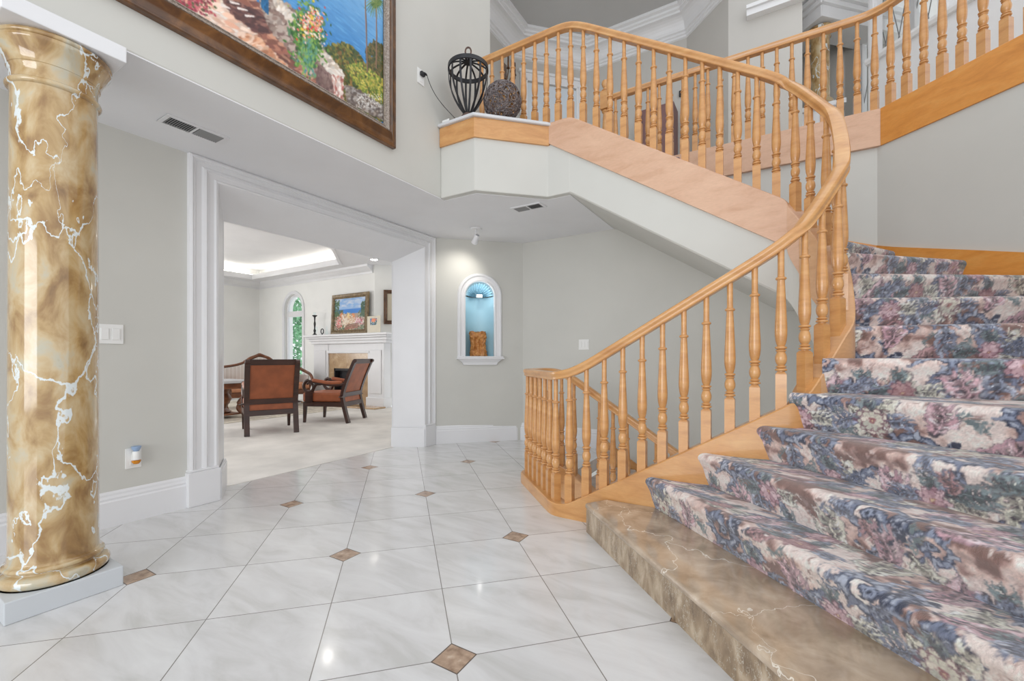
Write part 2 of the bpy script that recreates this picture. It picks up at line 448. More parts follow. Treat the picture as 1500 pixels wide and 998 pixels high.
# ---- floors
m = MB()
for poly in ([(-3.74,-3),(3.2,-3),(3.2,2.64),(-3.74,2.64)],
             [(-3.74,2.64),(-1.24,2.64),(-1.71,3.11),(-3.74,3.11)],
             [(-3.74,3.11),(-1.71,3.11),(-1.71,3.36),(-3.74,3.36)],
             [(-3.74,3.36),(-1.71,3.36),(-1.55,3.52),(-3.74,3.52)],
             [(-3.74,3.52),(-1.55,3.52),(-1.55,4.64),(-3.74,4.64)]):
    m.prism(poly, -.12, 0)
struct(m.build('floor', MT['tile'], fix=False), 'ivory marble tile floor with small tan diamonds at alternate corners')
m = MB(); m.box(-12.2,-3.705,-3,6.25,-.1,.004)
struct(m.build('floor_living', MT['carpet_living']), 'ivory carpet of the living room beyond the doorway')

# ---- walls of the lower hall
m = MB()
m.box(-3.73,XD,-3,1.40,0,ZC); m.box(-3.73,XD,3.86,6.3,0,3.1); m.box(-3.73,XD,-3,3.86,ZC,3.1)
struct(m.build('wall_doorway', MT['wall']), 'grey wall with the wide cased opening to the living room')
# niche wall, turned 45 degrees, with an arched recess
S = Vector((XD, 3.865, 0)); E1 = Vector((.70711,.70711,0)); NW = Vector((.70711,-.70711,0))   # NW faces the hall
ND, NR, NZ0, NZ1 = .562, .175, 1.03, 1.755
def nw(d, out, z): return S+E1*d+NW*out+Vector((0,0,z))
m = MB()
Ln = 1.10
def q(a,b,c,d): m.poly([a,b,c,d])
q(nw(0,0,0),nw(ND-NR,0,0),nw(ND-NR,0,ZC),nw(0,0,ZC)); q(nw(ND+NR,0,0),nw(Ln,0,0),nw(Ln,0,ZC),nw(ND+NR,0,ZC))
q(nw(ND-NR,0,0),nw(ND+NR,0,0),nw(ND+NR,0,NZ0),nw(ND-NR,0,NZ0))
ARC = [PI-PI*k/24 for k in range(25)]
for a, b in zip(ARC[:-1], ARC[1:]):
    q(nw(ND+NR*math.cos(a),0,NZ1+NR*math.sin(a)),nw(ND+NR*math.cos(b),0,NZ1+NR*math.sin(b)),nw(ND+NR*math.cos(b),0,ZC),nw(ND+NR*math.cos(a),0,ZC))
q(nw(0,-.3,0),nw(Ln,-.3,0),nw(Ln,-.3,ZC),nw(0,-.3,ZC)); q(nw(0,0,ZC),nw(Ln,0,ZC),nw(Ln,-.3,ZC),nw(0,-.3,ZC))
struct(m.build('wall_niche', MT['wall']), 'grey angled wall holding the arched niche')
# wall behind the stairs and its angled continuation, up to the gallery floor
m = MB()
m.prism([(-2.80,YR),(.713,YR),(1.66,YR-.947),(1.82,YR-.80),(.78,YR+.16),(-2.80,YR+.16)], -2.6, 2.76)
struct(m.build('wall_back', MT['wall']), 'grey wall behind and above the curved stairs')
m = MB(); m.prism([(1.60,3.75),(1.60,2.24),(1.76,2.24),(1.76,3.75)], -.1, 2.76)
struct(m.build('wall_right', MT['wall']), 'grey wall on the outer side of the lower steps')
# painting wall (upper part above the lower ceiling)
m = MB(); m.box(XP-.30,XP,-3,3.73,ZC+.004,6.3)
struct(m.build('wall_painting', MT['wall'], bevel=.008), 'pale grey upper wall that carries the large painting')
# ---- lower ceiling
P0, P1, P2 = (XP,2.95), (-2.164,2.955), (-1.709,3.41)
m = MB(); m.prism([(-3.74,-3),(XP-.003,-3),(XP-.003,3.01),(-2.19,3.015),(-1.735,3.47),(-1.517,3.47),(-1.517,YR),(-2.73,YR),(-3.44,3.88),(-3.74,3.88)], ZC, ZC+.10)
struct(m.build('ceiling', MT['ceil']), 'grey lower ceiling before the doorway and the niche')
# plant ledge: plaster face, maple fascia, white top
m = MB(); 
def ribbon(m, pts, z0, z1, th):
    """upright board along pts, thickness th to the left of travel"""
    n = len(pts); rows = []
    for i, p in enumerate(pts):
        p = Vector((p[0],p[1],0)); a = Vector((*pts[max(0,i-1)],0)); b = Vector((*pts[min(n-1,i+1)],0))
        d1 = (p-a).normalized() if i else (b-p).normalized(); d2 = (b-p).normalized() if i < n-1 else d1
        t = (d1+d2).normalized(); nrm = Vector((-t.y,t.x,0)); k = 1/max(.4, t.dot(d1))
        w = nrm*th*k
        rows.append([(p.x,p.y,z0),(p.x,p.y,z1),(p.x+w.x,p.y+w.y,z1),(p.x+w.x,p.y+w.y,z0)])
    b = len(m.v); m.grid(rows, close_v=True); m.f.append((b,b+1,b+2,b+3)); e = b+4*(n-1); m.f.append((e+3,e+2,e+1,e))
    return m
ribbon(m, [P0,P1,P2,(-1.50,3.41)], ZC+.003, 2.875, .12)
struct(m.build('wall_ledge', MT['wall'], bevel=.008), 'pale grey face of the plant ledge')
m = MB(); ribbon(m, [(P0[0]+.002,P0[1]-.018),(P1[0]+.008,P1[1]-.018),(P2[0]+.010,P2[1]-.018),(-1.69,3.392)], 2.865, 3.03, .10)
struct(m.build('trim_1', MT['maple'], bevel=.003), 'honey maple fascia board under the white ledge top')
m = MB(); m.prism([(P0[0]+.001,P0[1]-.045),(P1[0]+.018,P1[1]-.045),(P2[0]+.02,P2[1]-.04),(-1.67,3.40),(-1.67,3.44),(P0[0]+.001,3.44)], 3.03, 3.058)
struct(m.build('trim_2', MT['ledge'], bevel=.009, seg=3), 'grey white rounded top of the plant ledge')
# upper floor slabs
m = MB(); m.prism([(-3.4,3.2),(XP-.05,3.2),(XP-.05,3.46),(-1.43,3.46),(-1.43,YR-.02),(-1.9,YR+.05),(.72,YR+.12),(1.75,YR-.78),(5.5,2.2),(6,9.5),(-3.4,9.5)], 2.86, Z2-.005)
struct(m.build('floor_upper', MT['cream']), 'upper floor behind the gallery railing')

# ---- baseboards
BP = [(0,0),(.020,0),(.020,.150),(.014,.160),(.016,.172),(.010,.186),(.010,.198),(.004,.212),(0,.212)]
def baseboard(name, pts, label):
    m = MB(); m.sweep([(p[0],p[1],0) for p in pts], [(a,b) for a,b in BP], lat=None)
    return struct(m.build(name, MT['white']), label)
baseboard('baseboard_left', [(XD,-3),(XD,1.385)], 'tall white baseboard between column and doorway')
baseboard('baseboard_niche', [(XD+.02,3.885),(-2.735,4.59),(-2.70,YR),(-1.62,YR)], 'tall white baseboard under the niche and beside the stairwell')

# ---- casing of the wide opening: moulded front, splayed inner faces
uL, uR, zT = 1.563, 3.712, 2.275
prof = [(.178,.0),(.178,.034),(.160,.040),(.150,.030),(.140,.030),(.132,.022),(.100,.022),(.088,.030),(.072,.034),(.064,.022),(.05,.018),(.02,.018),(.008,.028),(-.006,.024),(-.012,.012),(-.183,-.29),(-.195,-.30)]
rows = []
for (o, d) in prof:
    zt = zT+o*.80 if o > 0 else zT+o*.90
    rows.append([(XD+d,uL-o,0),(XD+d,uL-o,zt),(XD+d,uR+o,zt),(XD+d,uR+o,0)])
m = MB(); m.grid(rows)
cas = thing('door_casing', 'wide white moulded casing of the opening to the living room', 'door frame', (XD,2.6,0))
m.build('moulding', MT['white'], cas, fix=False)
for s in (0,1):
    m = MB()
    y0, y1 = (uL-.19, uL+.012) if s == 0 else (uR-.012, uR+.165)
    m.box(XD-.01,XD+.048,y0,y1,0,.235)
    m.box(XD-.01,XD+.042,y0+.005,y1-.005,.235,.25)
    m.build('plinth_block', MT['white'], cas, bevel=.005)
    m = MB()
    if s == 0: a, b = (XD+.03,uL+.008), (XD-.30,uL+.20)
    else: a, b = (XD-.30,uR-.20), (XD+.03,uR-.008)
    ribbon(m, [a,b], 0, .20, -.016); ribbon(m, [a,b], .20, .22, -.010)
    m.build('splay_base', MT['white'], cas)

# ---- niche: surround, blue lining with fluted shell, lamp
nic = thing('niche_surround', 'white arched niche surround with blue shell lining', 'niche', tuple(S+E1*ND+Vector((0,0,.92))))
# moulded arch frame: profile (offset outward from opening, projection)
fp = [(-.004,-.02),(0,.018),(.012,.022),(.022,.014),(.05,.016),(.066,.030),(.078,.030),(.084,.020),(.092,.014),(.096,0)]
rows = []
for (o, d) in fp:
    r_ = NR+o; row = [nw(ND-r_,d,NZ0-.005)]
    row += [nw(ND+r_*math.cos(a),d,NZ1+r_*math.sin(a)) for a in ARC]
    row.append(nw(ND+r_,d,NZ0-.005)); rows.append(row)
m = MB(); m.grid(rows); m.build('arch_frame', MT['white'], nic, smooth=35)
m = MB()
for (z0,z1,w0,w1,d0,d1) in ((.925,.955,.20,.215,.03,.04),(.955,.995,.215,.262,.04,.075),(.995,1.012,.285,.285,.085,.085),(1.012,1.03,.275,.275,.078,.078)):
    vs = [nw(ND-w0,-.02,z0),nw(ND+w0,-.02,z0),nw(ND+w0,d0,z0),nw(ND-w0,d0,z0),nw(ND-w1,-.02,z1),nw(ND+w1,-.02,z1),nw(ND+w1,d1,z1),nw(ND-w1,d1,z1)]
    m.add(vs,[(3,2,1,0),(4,5,6,7),(0,1,5,4),(1,2,6,5),(2,3,7,6),(3,0,4,7)])
m.build('sill', MT['white'], nic, bevel=.004)
rows = []
for zz in (NZ0-.004, NZ1):
    rows.append([nw(ND+NR*math.cos(a),-NR*1.15*math.sin(a),zz) for a in ARC])
m = MB(); m.grid(rows); m.poly([nw(ND+NR*math.cos(a),-NR*1.15*math.sin(a),NZ0) for a in ARC])
m.build('lining', MT['blue'], nic, smooth=40)
# shell: fluted quarter dome radiating from the spring line
rows = []
nf = 15
for i in range(0, 15):
    e = i/14                                     # 0 = hub at the back centre, 1 = rim at the front
    row = []
    for k in range(nf*8+1):
        a = PI-PI*k/(nf*8)
        fl = abs(math.sin(nf*(PI-a)))            # one hollow lobe per flute, sharp ridges between
        g = 1-.16*(1-fl)**1.3*min(1, e*2)
        R_ = (NR-.010)*e*g; dep = -NR*1.1*math.sqrt(max(0, 1-(e*.985)**2))*g
        row.append(nw(ND+R_*math.cos(a), dep-.004, NZ1+.004+R_*math.sin(a)))
    rows.append(row)
m = MB(); m.grid(rows)
m.build('shell', MT['blue'], nic, smooth=60)
m = MB()
rows = [[nw(ND+(NR+.003)*math.cos(a),-.012,NZ1+(NR+.003)*math.sin(a)) for a in ARC],[nw(ND+(NR-.022)*math.cos(a),-.014,NZ1+(NR-.022)*math.sin(a)) for a in ARC]]
m.grid(rows); m.build('arch_rim', MT['blue'], nic)
m = MB(); m.obox(nw(ND+.005,-.09,NZ1+.008), E1*.036, NW*.025, Vector((0,0,.018))); m.obox(nw(ND+.005,-.13,NZ1+.02), E1*.012, NW*.05, Vector((0,0,.006)))
m.build('lamp_housing', MT['plastic'], nic, bevel=.004)
# carved wooden piece standing on the niche sill: gnarled block with a hollowed middle
rows = []
for i in range(53):
    t = i/52; z = 1.031+.290*t
    row = []
    for k in range(96):
        a = 2*PI*k/96; ca, sa = math.cos(a), math.sin(a)
        sx = .094*(1-.06*math.sin(PI*t)+.05*math.sin(9*t+.6)); sy = .058
        pw = (abs(ca)**4+abs(sa)**4)**(-1/4)
        g = 1+.035*math.sin(23*a+6*math.sin(7*t))+.05*math.sin(11*a-9*t+2*math.sin(13*t))+.04*math.sin(31*t+5*math.sin(3*a))
        x_ = sx*pw*ca*g; dpt = sy*pw*sa*g                       # sa < 0 faces the hall
        if sa < 0:
            hollow = math.exp(-((x_+.005)/.040)**4)*math.exp(-((t-.46)/.30)**4); dpt += .040*hollow
            dpt += .020*math.exp(-((x_+.005)/.018)**4)*math.exp(-((t-.42)/.24)**4)*-1
            dpt -= .012*math.exp(-((t-.80)/.06)**2)
        top = .014*math.sin(5*a+.8)*max(0, t-.8)/.2
        row.append(nw(ND-.004-.010*t+x_, -.080-dpt, z+top))
    rows.append(row)
m = MB(); m.grid(rows, close_v=True); m.f.append(tuple(52*96+k for k in range(96))); m.f.append(tuple(range(95,-1,-1)))
tag(m.build('wood_carving', MT['driftwood'], smooth=70), 'small carved golden brown wooden piece standing in the blue niche', 'carving')

# ---- wall plates
def plate(name, label, cat, c, ex, nrm, w, h, parts, grp=None):
    """c on the wall surface; ex along the wall, nrm out of it"""
    t = thing(name, label, cat, tuple(c), group=grp)
    m = MB(); m.obox(Vector(c)+Vector(nrm)*.003, Vector(ex)*w/2, Vector((0,0,h/2)), Vector(nrm)*.003); m.build('cover_plate', MT['plastic'], t, bevel=.002)
    for (pn, dx, dz, hw, hh, dep, mt) in parts:
        m = MB(); m.obox(Vector(c)+Vector(ex)*dx+Vector((0,0,dz))+Vector(nrm)*(.006+dep/2), Vector(ex)*hw, Vector((0,0,hh)), Vector(nrm)*dep/2); m.build(pn, mt, t, bevel=.0015)
    return t
UY = Vector((0,1,0)); UX = Vector((1,0,0))
c = on_x(161,489.5,XD); plate('light_switch', 'white double rocker light switch on the wall beside the marble column', 'light switch', c, UY, UX, .125, .118,
      [('rocker',-.026,0,.018,.034,.006,MT['plastic']),('rocker',.026,0,.018,.034,.006,MT['plastic'])])
c = on_y(855.5,505,YR); plate('light_switch', 'white triple light switch on the wall behind the stair balusters', 'light switch', c, UX, -UY, .125, .118,
      [('rocker',-.04,0,.013,.034,.006,MT['plastic']),('rocker',0,0,.013,.034,.006,MT['plastic']),('rocker',.04,0,.013,.034,.006,MT['plastic'])])
c = on_x(195,671,XD); plate('wall_outlet', 'white wall outlet low on the wall behind the air freshener', 'outlet', c, UY, UX, .08, .125, [('socket',0,-.028,.017,.014,.003,MT['plastic'])])
t = thing('air_freshener', 'plug in air freshener with amber oil in the low wall outlet', 'air freshener', (c[0]+.008,c[1]+.004,c[2]-.015))
cc = Vector((c[0]+.03,c[1]+.006,c[2]))
m = MB(); m.lathe([(.012,-.012),(.02,-.008),(.022,.01),(.021,.035),(.018,.045)], tuple(cc), 16); m.obox(cc+Vector((-.014,0,.005)), UX*.014, UY*.016, Vector((0,0,.02))); m.build('housing', MT['plastic'], t, smooth=50)
m = MB(); m.lathe([(.012,.045),(.02,.055),(.026,.075),(.018,.076),(.001,.07)], tuple(cc), 16, cap=False); m.build('scent_cap', MT['paleblue'], t, smooth=50)
m = MB(); m.lathe([(.002,-.036),(.014,-.034),(.022,-.022),(.024,-.012),(.001,-.012)], tuple(cc), 16, cap=False); m.build('oil_bottle', MT['amber'], t, smooth=50)
c = on_x(616,113,XP); plate('wall_outlet', 'white wall outlet on the upper wall right of the large painting', 'outlet', c, UY, UX, .078, .125, [('socket',0,-.028,.017,.014,.003,MT['plastic'])])
# ---- power cord with plug, hanging to the ledge
t = thing('power_cord', 'thin black cord with plug hanging from the outlet to the ledge', 'cord', (c[0],c[1],3.06))
m = MB(); m.obox((c[0]+.02,c[1]+.005,c[2]+.022), UX*.012, UY*.022, Vector((0,0,.016))); m.obox((c[0]+.034,c[1]+.022,c[2]+.027), UX*.006, UY*.016, Vector((0,0,.008))); m.build('plug', MT['black'], t, bevel=.004)
c2 = Vector((-2.35,2.965,3.064)); c1 = Vector((c[0]+.036,c[1]+.036,c[2]+.03)); pts = []
for i in range(21):
    s_ = i/20; p = c1.lerp(c2, s_); p.z = c1.z+(c2.z-c1.z)*(1-(1-s_)**1.25); p.x -= .05*math.sin(PI*s_)*(1-s_)
    pts.append(p)
pts += [Vector((-2.385,3.06,3.063)),Vector((-2.41,3.18,3.063))]
m = MB(); m.tube(pts, .0030, 6); m.build('cable', MT['black'], t, smooth=60)

# ---- ceiling vents
def vent(label, c, lx, ly, along, dark_first):
    t = thing('ceiling_vent', label, 'air vent', (c[0],c[1],ZC-.01), group=None)
    ex = Vector(along); ey = Vector((-ex.y,ex.x,0)); z = Vector((0,0,1)); c = Vector((c[0],c[1],ZC))
    m = MB()
    fw = .022
    for (dx,dy,hx,hy) in ((0,ly/2-fw/2,lx/2,fw/2),(0,-ly/2+fw/2,lx/2,fw/2),(lx/2-fw/2,0,fw/2,ly/2-fw),(-lx/2+fw/2,0,fw/2,ly/2-fw),(0,0,.006,ly/2-fw)):
        m.obox(c+ex*dx+ey*dy-z*.004, ex*hx, ey*hy, z*.004)
    m.build('frame', MT['white'], t, bevel=.002)
    m = MB(); m.obox(c-z*.0005, ex*(lx/2-.01), ey*(ly/2-.01), z*.0004); m.build('backing', MT['dark'], t)
    n = int(lx/2/.014)
    for s in (-1,1):
        tilt = .55 if s == dark_first else -.55
        for k in range(n):
            d = s*(.012+(k+.5)*(lx/2-.012-fw)/n)
            m = MB(); m.obox(c+ex*d-z*.006, (ex*math.cos(tilt)+z*math.sin(tilt))*.0052, ey*(ly/2-fw), (z*math.cos(tilt)-ex*math.sin(tilt))*.0007)
            m.build('slat', MT['greyvane'], t)
a = Vector(on_z(235,173,ZC)); b = Vector(on_z(330,205,ZC)); mid = (a+b)/2
vent('long grey ceiling vent above the wall left of the doorway', mid, (a-b).length, .155, (0,1,0), -1)
a = Vector(on_z(752,307,ZC)); b = Vector(on_z(797,300,ZC)); mid = (a+b)/2
d_ = (b-a).normalized()
vent('short grey ceiling vent near the bend of the stair soffit', mid, (a-b).length, .15, (1,0,0), -1)

# ---- ceiling spotlight
c = Vector(on_z(697,335,ZC))
t = thing('ceiling_spotlight', 'small white ceiling spotlight aimed at the niche wall', 'spotlight', (c.x,c.y,ZC-.16))
m = MB(); m.lathe([(.062,ZC-.012),(.066,ZC-.004),(.066,ZC)], (c.x,c.y,0), 24); m.build('canopy', MT['white'], t, smooth=40)
m = MB(); m.lathe([(.009,ZC-.075),(.009,ZC-.01)], (c.x,c.y,0), 12); m.obox((c.x,c.y,ZC-.075), UX*.018, UY*.012, Vector((0,0,.010))); m.build('stem', MT['white'], t, bevel=.002)
dirn = (Vector(tuple(nw(ND-.27,0,1.92)))-Vector((c.x,c.y,ZC-.11))).normalized()
hc = Vector((c.x,c.y,ZC-.115))
xx = dirn.orthogonal().normalized(); yy = dirn.cross(xx)
m = MB(); m.lathe([(.020,-.055),(.028,-.045),(.030,.0),(.036,.05),(.032,.05),(.028,.035),(.001,.03)], (0,0,0), 20, cap=False)
m.xform(Matrix.Translation(hc) @ Matrix((xx,yy,dirn)).transposed().to_4x4()); hd_ = m.build('head', MT['white'], t, smooth=40)
m = MB(); m.lathe([(.027,.037),(.001,.041)], (0,0,0), 20, cap=False); m.xform(Matrix.Translation(hc) @ Matrix((xx,yy,dirn)).transposed().to_4x4()); m.build('bulb', mat_emit('warm_bulb',(255,244,226),12), hd_)
SPOT = (hc+dirn*.075, dirn)

# ================================================================ LEFT COLUMN
kc = (-2.687,.586); KR = .140
k = thing('marble_column', 'large gold and white veined marble column beside the doorway wall', 'column', (kc[0],kc[1],0))
m = MB(); m.box(kc[0]-.178,kc[0]+.178,kc[1]-.178,kc[1]+.178,0,.088); m.build('plinth', MT['plinth'], k, bevel=.004)
m = MB()
pr = [(.172,.088)]
for i in range(9): a = -PI/2+PI*i/8; pr.append((.158+.020*math.cos(a), .112+.024*math.sin(a)))
pr += [(.150,.140),(.150,.146)]
for i in range(7): a = -PI/2+PI*i/6; pr.append((.150+.010*math.cos(a), .158+.011*math.sin(a)))
pr += [(.146,.172),(.143,.18)]
m.lathe(pr, (*kc,0), 48); m.build('base', MT['column'], k, smooth=40)
m = MB(); m.lathe([(KR+.003,.178),(KR,.23)]+[(KR-.006*(i/10)**2, .23+1.89*i/10) for i in range(1,11)]+[(KR-.003,2.145)], (*kc,0), 64); m.build('shaft', MT['column'], k, smooth=50)
m = MB()
pr = [(KR-.005,2.130)]
for i in range(7): a = -PI/2+PI*i/6; pr.append((KR-.004+.013*math.cos(a), 2.158+.013*math.sin(a)))
pr += [(KR-.004,2.173),(KR-.004,2.215),(KR,2.222),(KR+.001,2.230)]
for i in range(9): a = i/8; pr.append((KR+.004+.034*a**1.6, 2.232+.075*a))
pr += [(KR+.040,2.313),(KR+.040,2.322)]
for i in range(6): a = -PI/2+PI*i/5; pr.append((KR+.034+.010*math.cos(a), 2.334+.011*math.sin(a)))
pr += [(KR+.030,2.350)]
m.lathe(pr, (*kc,0), 48); m.build('capital', MT['column'], k, smooth=40)
m = MB(); m.box(kc[0]-.187,kc[0]+.187,kc[1]-.187,kc[1]+.187,2.35,ZC); m.build('abacus', MT['white'], k, bevel=.004)

# ================================================================ LARGE PAINTING
xf = XP+.045
B0 = on_x(582,217,XP+.05); fy1, fz0 = B0[1], B0[2]
fy0, fz1 = .42, fz0+1.62
W_, H_ = fy1-fy0, fz1-fz0
FWD = .124
cy0, cy1, cz0, cz1 = fy0+FWD, fy1-FWD, fz0+FWD, fz1-FWD
pic = thing('framed_painting', 'large framed oil painting of a stone path and blue sea', 'painting', (XP,(fy0+fy1)/2,fz0))
cv = Canvas(cy1-cy0, cz1-cz0, .0035)
def pc(x, y):                                     # photo pixel -> canvas coordinates
    p = on_x(x, y, XP+.03); return (p[1]-cy0, p[2]-cz0)
def inside(poly, x, y):
    r = False; n = len(poly)
    for i in range(n):
        x1, y1 = poly[i]; x2, y2 = poly[(i+1) % n]
        if (y1 > y) != (y2 > y) and x < (x2-x1)*(y-y1)/(y2-y1)+x1: r = not r
    return r
def P(*a): return [pc(x, y) for x, y in a]
CW, CH = cv.w*cv.px, cv.h*cv.px
sea = [(18,98,176),(34,122,200),(52,140,212),(24,108,186),(80,160,220)]
for i in range(cv.h):                              # sea grading into hazy sky
    t = i/cv.h; c0 = np.array((22,104,182)) ; c1 = np.array((150,196,232)); c2 = np.array((196,220,238))
    cv.a[i,:,:] = c0*(1-t*1.3)+c1*t*1.3 if t < .77 else c1*(1-(t-.77)/.23)+c2*(t-.77)/.23
pr_ = random.Random(3)
for _ in range(2600):
    x, y = pr_.random()*CW, pr_.random()*CH
    c = pr_.choice(sea); f = min(1, y/CH*.9); c = tuple(a*(1-f)+b*f for a, b in zip(c, (176,210,236)))
    cv.dab(x, y, .004+.004*pr_.random(), c, .55, pr_.uniform(-.12,.12), 4+4*pr_.random())
def fill(poly, cols, n, r, ang, asp, jit=.5, al=.9):
    xs = [p[0] for p in poly]; ys = [p[1] for p in poly]
    for _ in range(n):
        x, y = pr_.uniform(min(xs),max(xs)), pr_.uniform(min(ys),max(ys))
        if not inside(poly, x, y): continue
        c = pr_.choice(cols); j = pr_.uniform(.86,1.12)
        cv.dab(x, y, r*pr_.uniform(.6,1.4), tuple(min(255, k*j) for k in c), al, ang+pr_.uniform(-jit,jit), asp)
# ground, path and steps (lower left), seen in the picture's own coordinates
path = P((150,-60),(370,-40),(395,20),(500,135),(500,170),(170,-40)); path = [(-.1,-.1)]+[(-.1,.75)]+P((330,-60),(392,22),(445,70),(500,130),(505,150))+[(pc(505,160)[0],-.1)]
fill(path, [(150,96,80),(176,120,98),(122,76,66),(196,146,120)], 5200, .012, .3, 2.4)
fill(P((255,-20),(330,-15),(372,42),(340,66),(300,30)), [(236,206,188),(246,220,202),(226,184,160),(210,160,136),(240,230,222)], 1600, .010, .35, 2.8, .3)
fill(P((352,48),(375,55),(420,100),(408,112),(360,66)), [(214,160,126),(236,206,186),(196,132,98),(226,180,150)], 1100, .008, .8, 3, .3)
fill(P((330,0),(385,20),(400,48),(376,45),(345,22)), [(112,74,68),(96,62,60),(140,98,88),(84,56,56)], 1100, .008, .5, 3)
for a, b in (((338,3),(350,6)),((349,12),(362,15)),((360,23),(372,24)),((325,8),(336,12)),((312,16),(322,20))):
    cv.stroke(P(a,b), .006, .004, (240,228,222))
# parapet wall running down to the pillar
fill(P((370,-30),(402,-6),(440,22),(490,95),(505,110),(480,128),(430,80),(396,40)), [(168,146,134),(196,180,168),(140,116,106),(178,160,150),(120,96,90)], 3000, .009, .9, 2.2)
fill(P((398,0),(410,2),(450,40),(475,78),(505,102),(482,104),(448,62)), [(226,214,202),(240,230,220),(206,190,178),(214,196,176)], 1500, .008, .9, 2.4, .3)
fill(P((384,-10),(392,-6),(392,18),(384,10)), [(24,92,140),(40,110,160)], 200, .006, 1.5, 2)
fill(P((482,102),(505,106),(505,115),(482,112)), [(240,232,222),(226,212,200)], 700, .007, 0, 3, .2)
fill(P((483,112),(505,115),(506,150),(490,142)), [(234,214,204),(196,130,118),(214,168,154),(176,104,96),(240,226,218)], 900, .007, 1.5, 2)
fill(P((462,95),(484,112),(488,140),(466,124)), [(132,104,98),(152,126,118),(112,86,84)], 900, .008, 1.4, 2)
# undergrowth at right
gr = [(52,70,36),(76,92,44),(112,116,52),(150,134,62),(96,80,42),(140,104,58),(64,84,52)]
fill(P((475,70),(500,62),(520,70),(535,95),(565,90),(566,180),(505,160),(505,105)), gr, 4200, .008, 1.0, 1.8, 1.4)
fill(P((535,72),(548,60),(566,70),(566,120),(540,110)), [(92,84,48),(66,78,44),(122,104,60)], 900, .007, 1.0, 1.8, 1.4)
fill(P((505,95),(530,92),(562,118),(562,150),(530,140)), [(176,168,70),(130,150,60),(206,190,96),(96,120,52)], 900, .006, .8, 1.6, 1.4)
fill(P((506,125),(525,132),(562,158),(562,176),(510,150)), [(124,110,100),(156,146,138),(104,92,88),(176,170,166)], 1200, .008, .5, 2)
for _ in range(130):
    x, y = pc(pr_.uniform(522,560), pr_.uniform(138,158)); cv.dab(x, y, .004, pr_.choice([(240,240,236),(220,220,216),(250,246,240)]), .9)
# flowers over the parapet
for _ in range(800):
    px_, py_ = pr_.gauss(452,11), pr_.gauss(48,20)
    if py_ > 96 or px_ > 486: continue
    x, y = pc(px_, py_)
    cv.dab(x, y, pr_.uniform(.003,.009), pr_.choice([(58,110,46),(96,146,58),(136,172,66),(44,84,40),(82,128,90)]), .9, pr_.uniform(0,3), 1.8)
for _ in range(240):
    px_, py_ = pr_.gauss(456,10), pr_.gauss(36,12); x, y = pc(px_, py_)
    cv.dab(x, y, pr_.uniform(.004,.009), pr_.choice([(232,120,106),(240,170,160),(246,206,196),(216,66,54),(236,196,74),(250,232,214)]), .95)
for _ in range(220):
    x, y = pc(pr_.gauss(285,12), pr_.gauss(4,9)); cv.dab(x, y, pr_.uniform(.004,.008), pr_.choice([(186,70,88),(206,110,118),(84,96,60),(140,54,70)]), .95)
for _ in range(200):
    x, y = pc(pr_.gauss(452,6), pr_.gauss(82,14)); cv.dab(x, y, .006, pr_.choice([(60,116,70),(110,160,110),(136,176,90),(90,150,140)]), .9, 1.4, 2)
# palms
for (a, b, r) in (((538,105),(533,-40),.0055),((551,100),(551,5),.0045)):
    cv.stroke(P(a,((a[0]+b[0])/2+1,(a[1]+b[1])/2),b), r, r*.8, (112,84,70)); cv.stroke(P(a,b), r*.4, r*.3, (170,130,104))
for (hx, hy, s) in ((551,6,1.0),(533,-42,1.1)):
    for q_ in range(26):
        a = q_/26*2*PI; l = s*pr_.uniform(14,22); cv.stroke(P((hx,hy),(hx+.4*l*math.cos(a),hy-.5*l*math.sin(a)-2),(hx+.8*l*math.cos(a),hy-.8*l*math.sin(a)+6)), .005, .0015, pr_.choice([(70,104,48),(104,130,62),(142,150,84)]))
ny, nz = int(CW/.0055), int(CH/.0055)
Yg, Zg = np.meshgrid(np.linspace(0,CW,ny), np.linspace(0,CH,nz))
cols = cv.sample(Yg, Zg)
m = MB(); m.grid([[(XP+.030,cy0+Yg[i,j],cz0+Zg[i,j]) for j in range(ny)] for i in range(nz)])
o = m.build('canvas', MT['paint'], pic, fix=False); paint_attr(o.data, cols.reshape(-1,3))
def frame_ring(prof, y0, y1, z0, z1, X, fs=.8):
    """mitred frame; prof = (inset from the outer edge, projection)"""
    rows = []
    for (i, d) in prof:
        i *= fs
        rows.append([(X+d,y0+i,z0+i),(X+d,y1-i,z0+i),(X+d,y1-i,z1-i),(X+d,y0+i,z1-i)])
    m = MB(); m.grid(rows, close_v=True); return m
frame_ring([(0,0),(0,.030),(.006,.038),(.014,.040),(.020,.034),(.030,.036),(.060,.050),(.085,.066),(.100,.072),(.106,.066),(.110,.058)], fy0, fy1, fz0, fz1, XP+.002).build('outer_frame', MT['bronze'], pic, smooth=30)
frame_ring([(.110,.058),(.114,.064),(.122,.064),(.130,.056),(.142,.050),(.146,.054),(.152,.052),(.156,.034)], fy0, fy1, fz0, fz1, XP+.002).build('inner_liner', MT['silverleaf'], pic, smooth=30)
# ================================================================ THE CURVED STAIRCASE
RS = .170                                    # riser
CXC, CYC, RC = -.13, 3.02, .43               # inner curve: centre and centreline radius of the string
YL, YU = CYC-RC, CYC+RC                      # lower and upper straight runs of the string
st = thing('staircase', 'curved staircase with maple balusters and floral carpet rising to the gallery', 'staircase', (-.9,2.5,0))

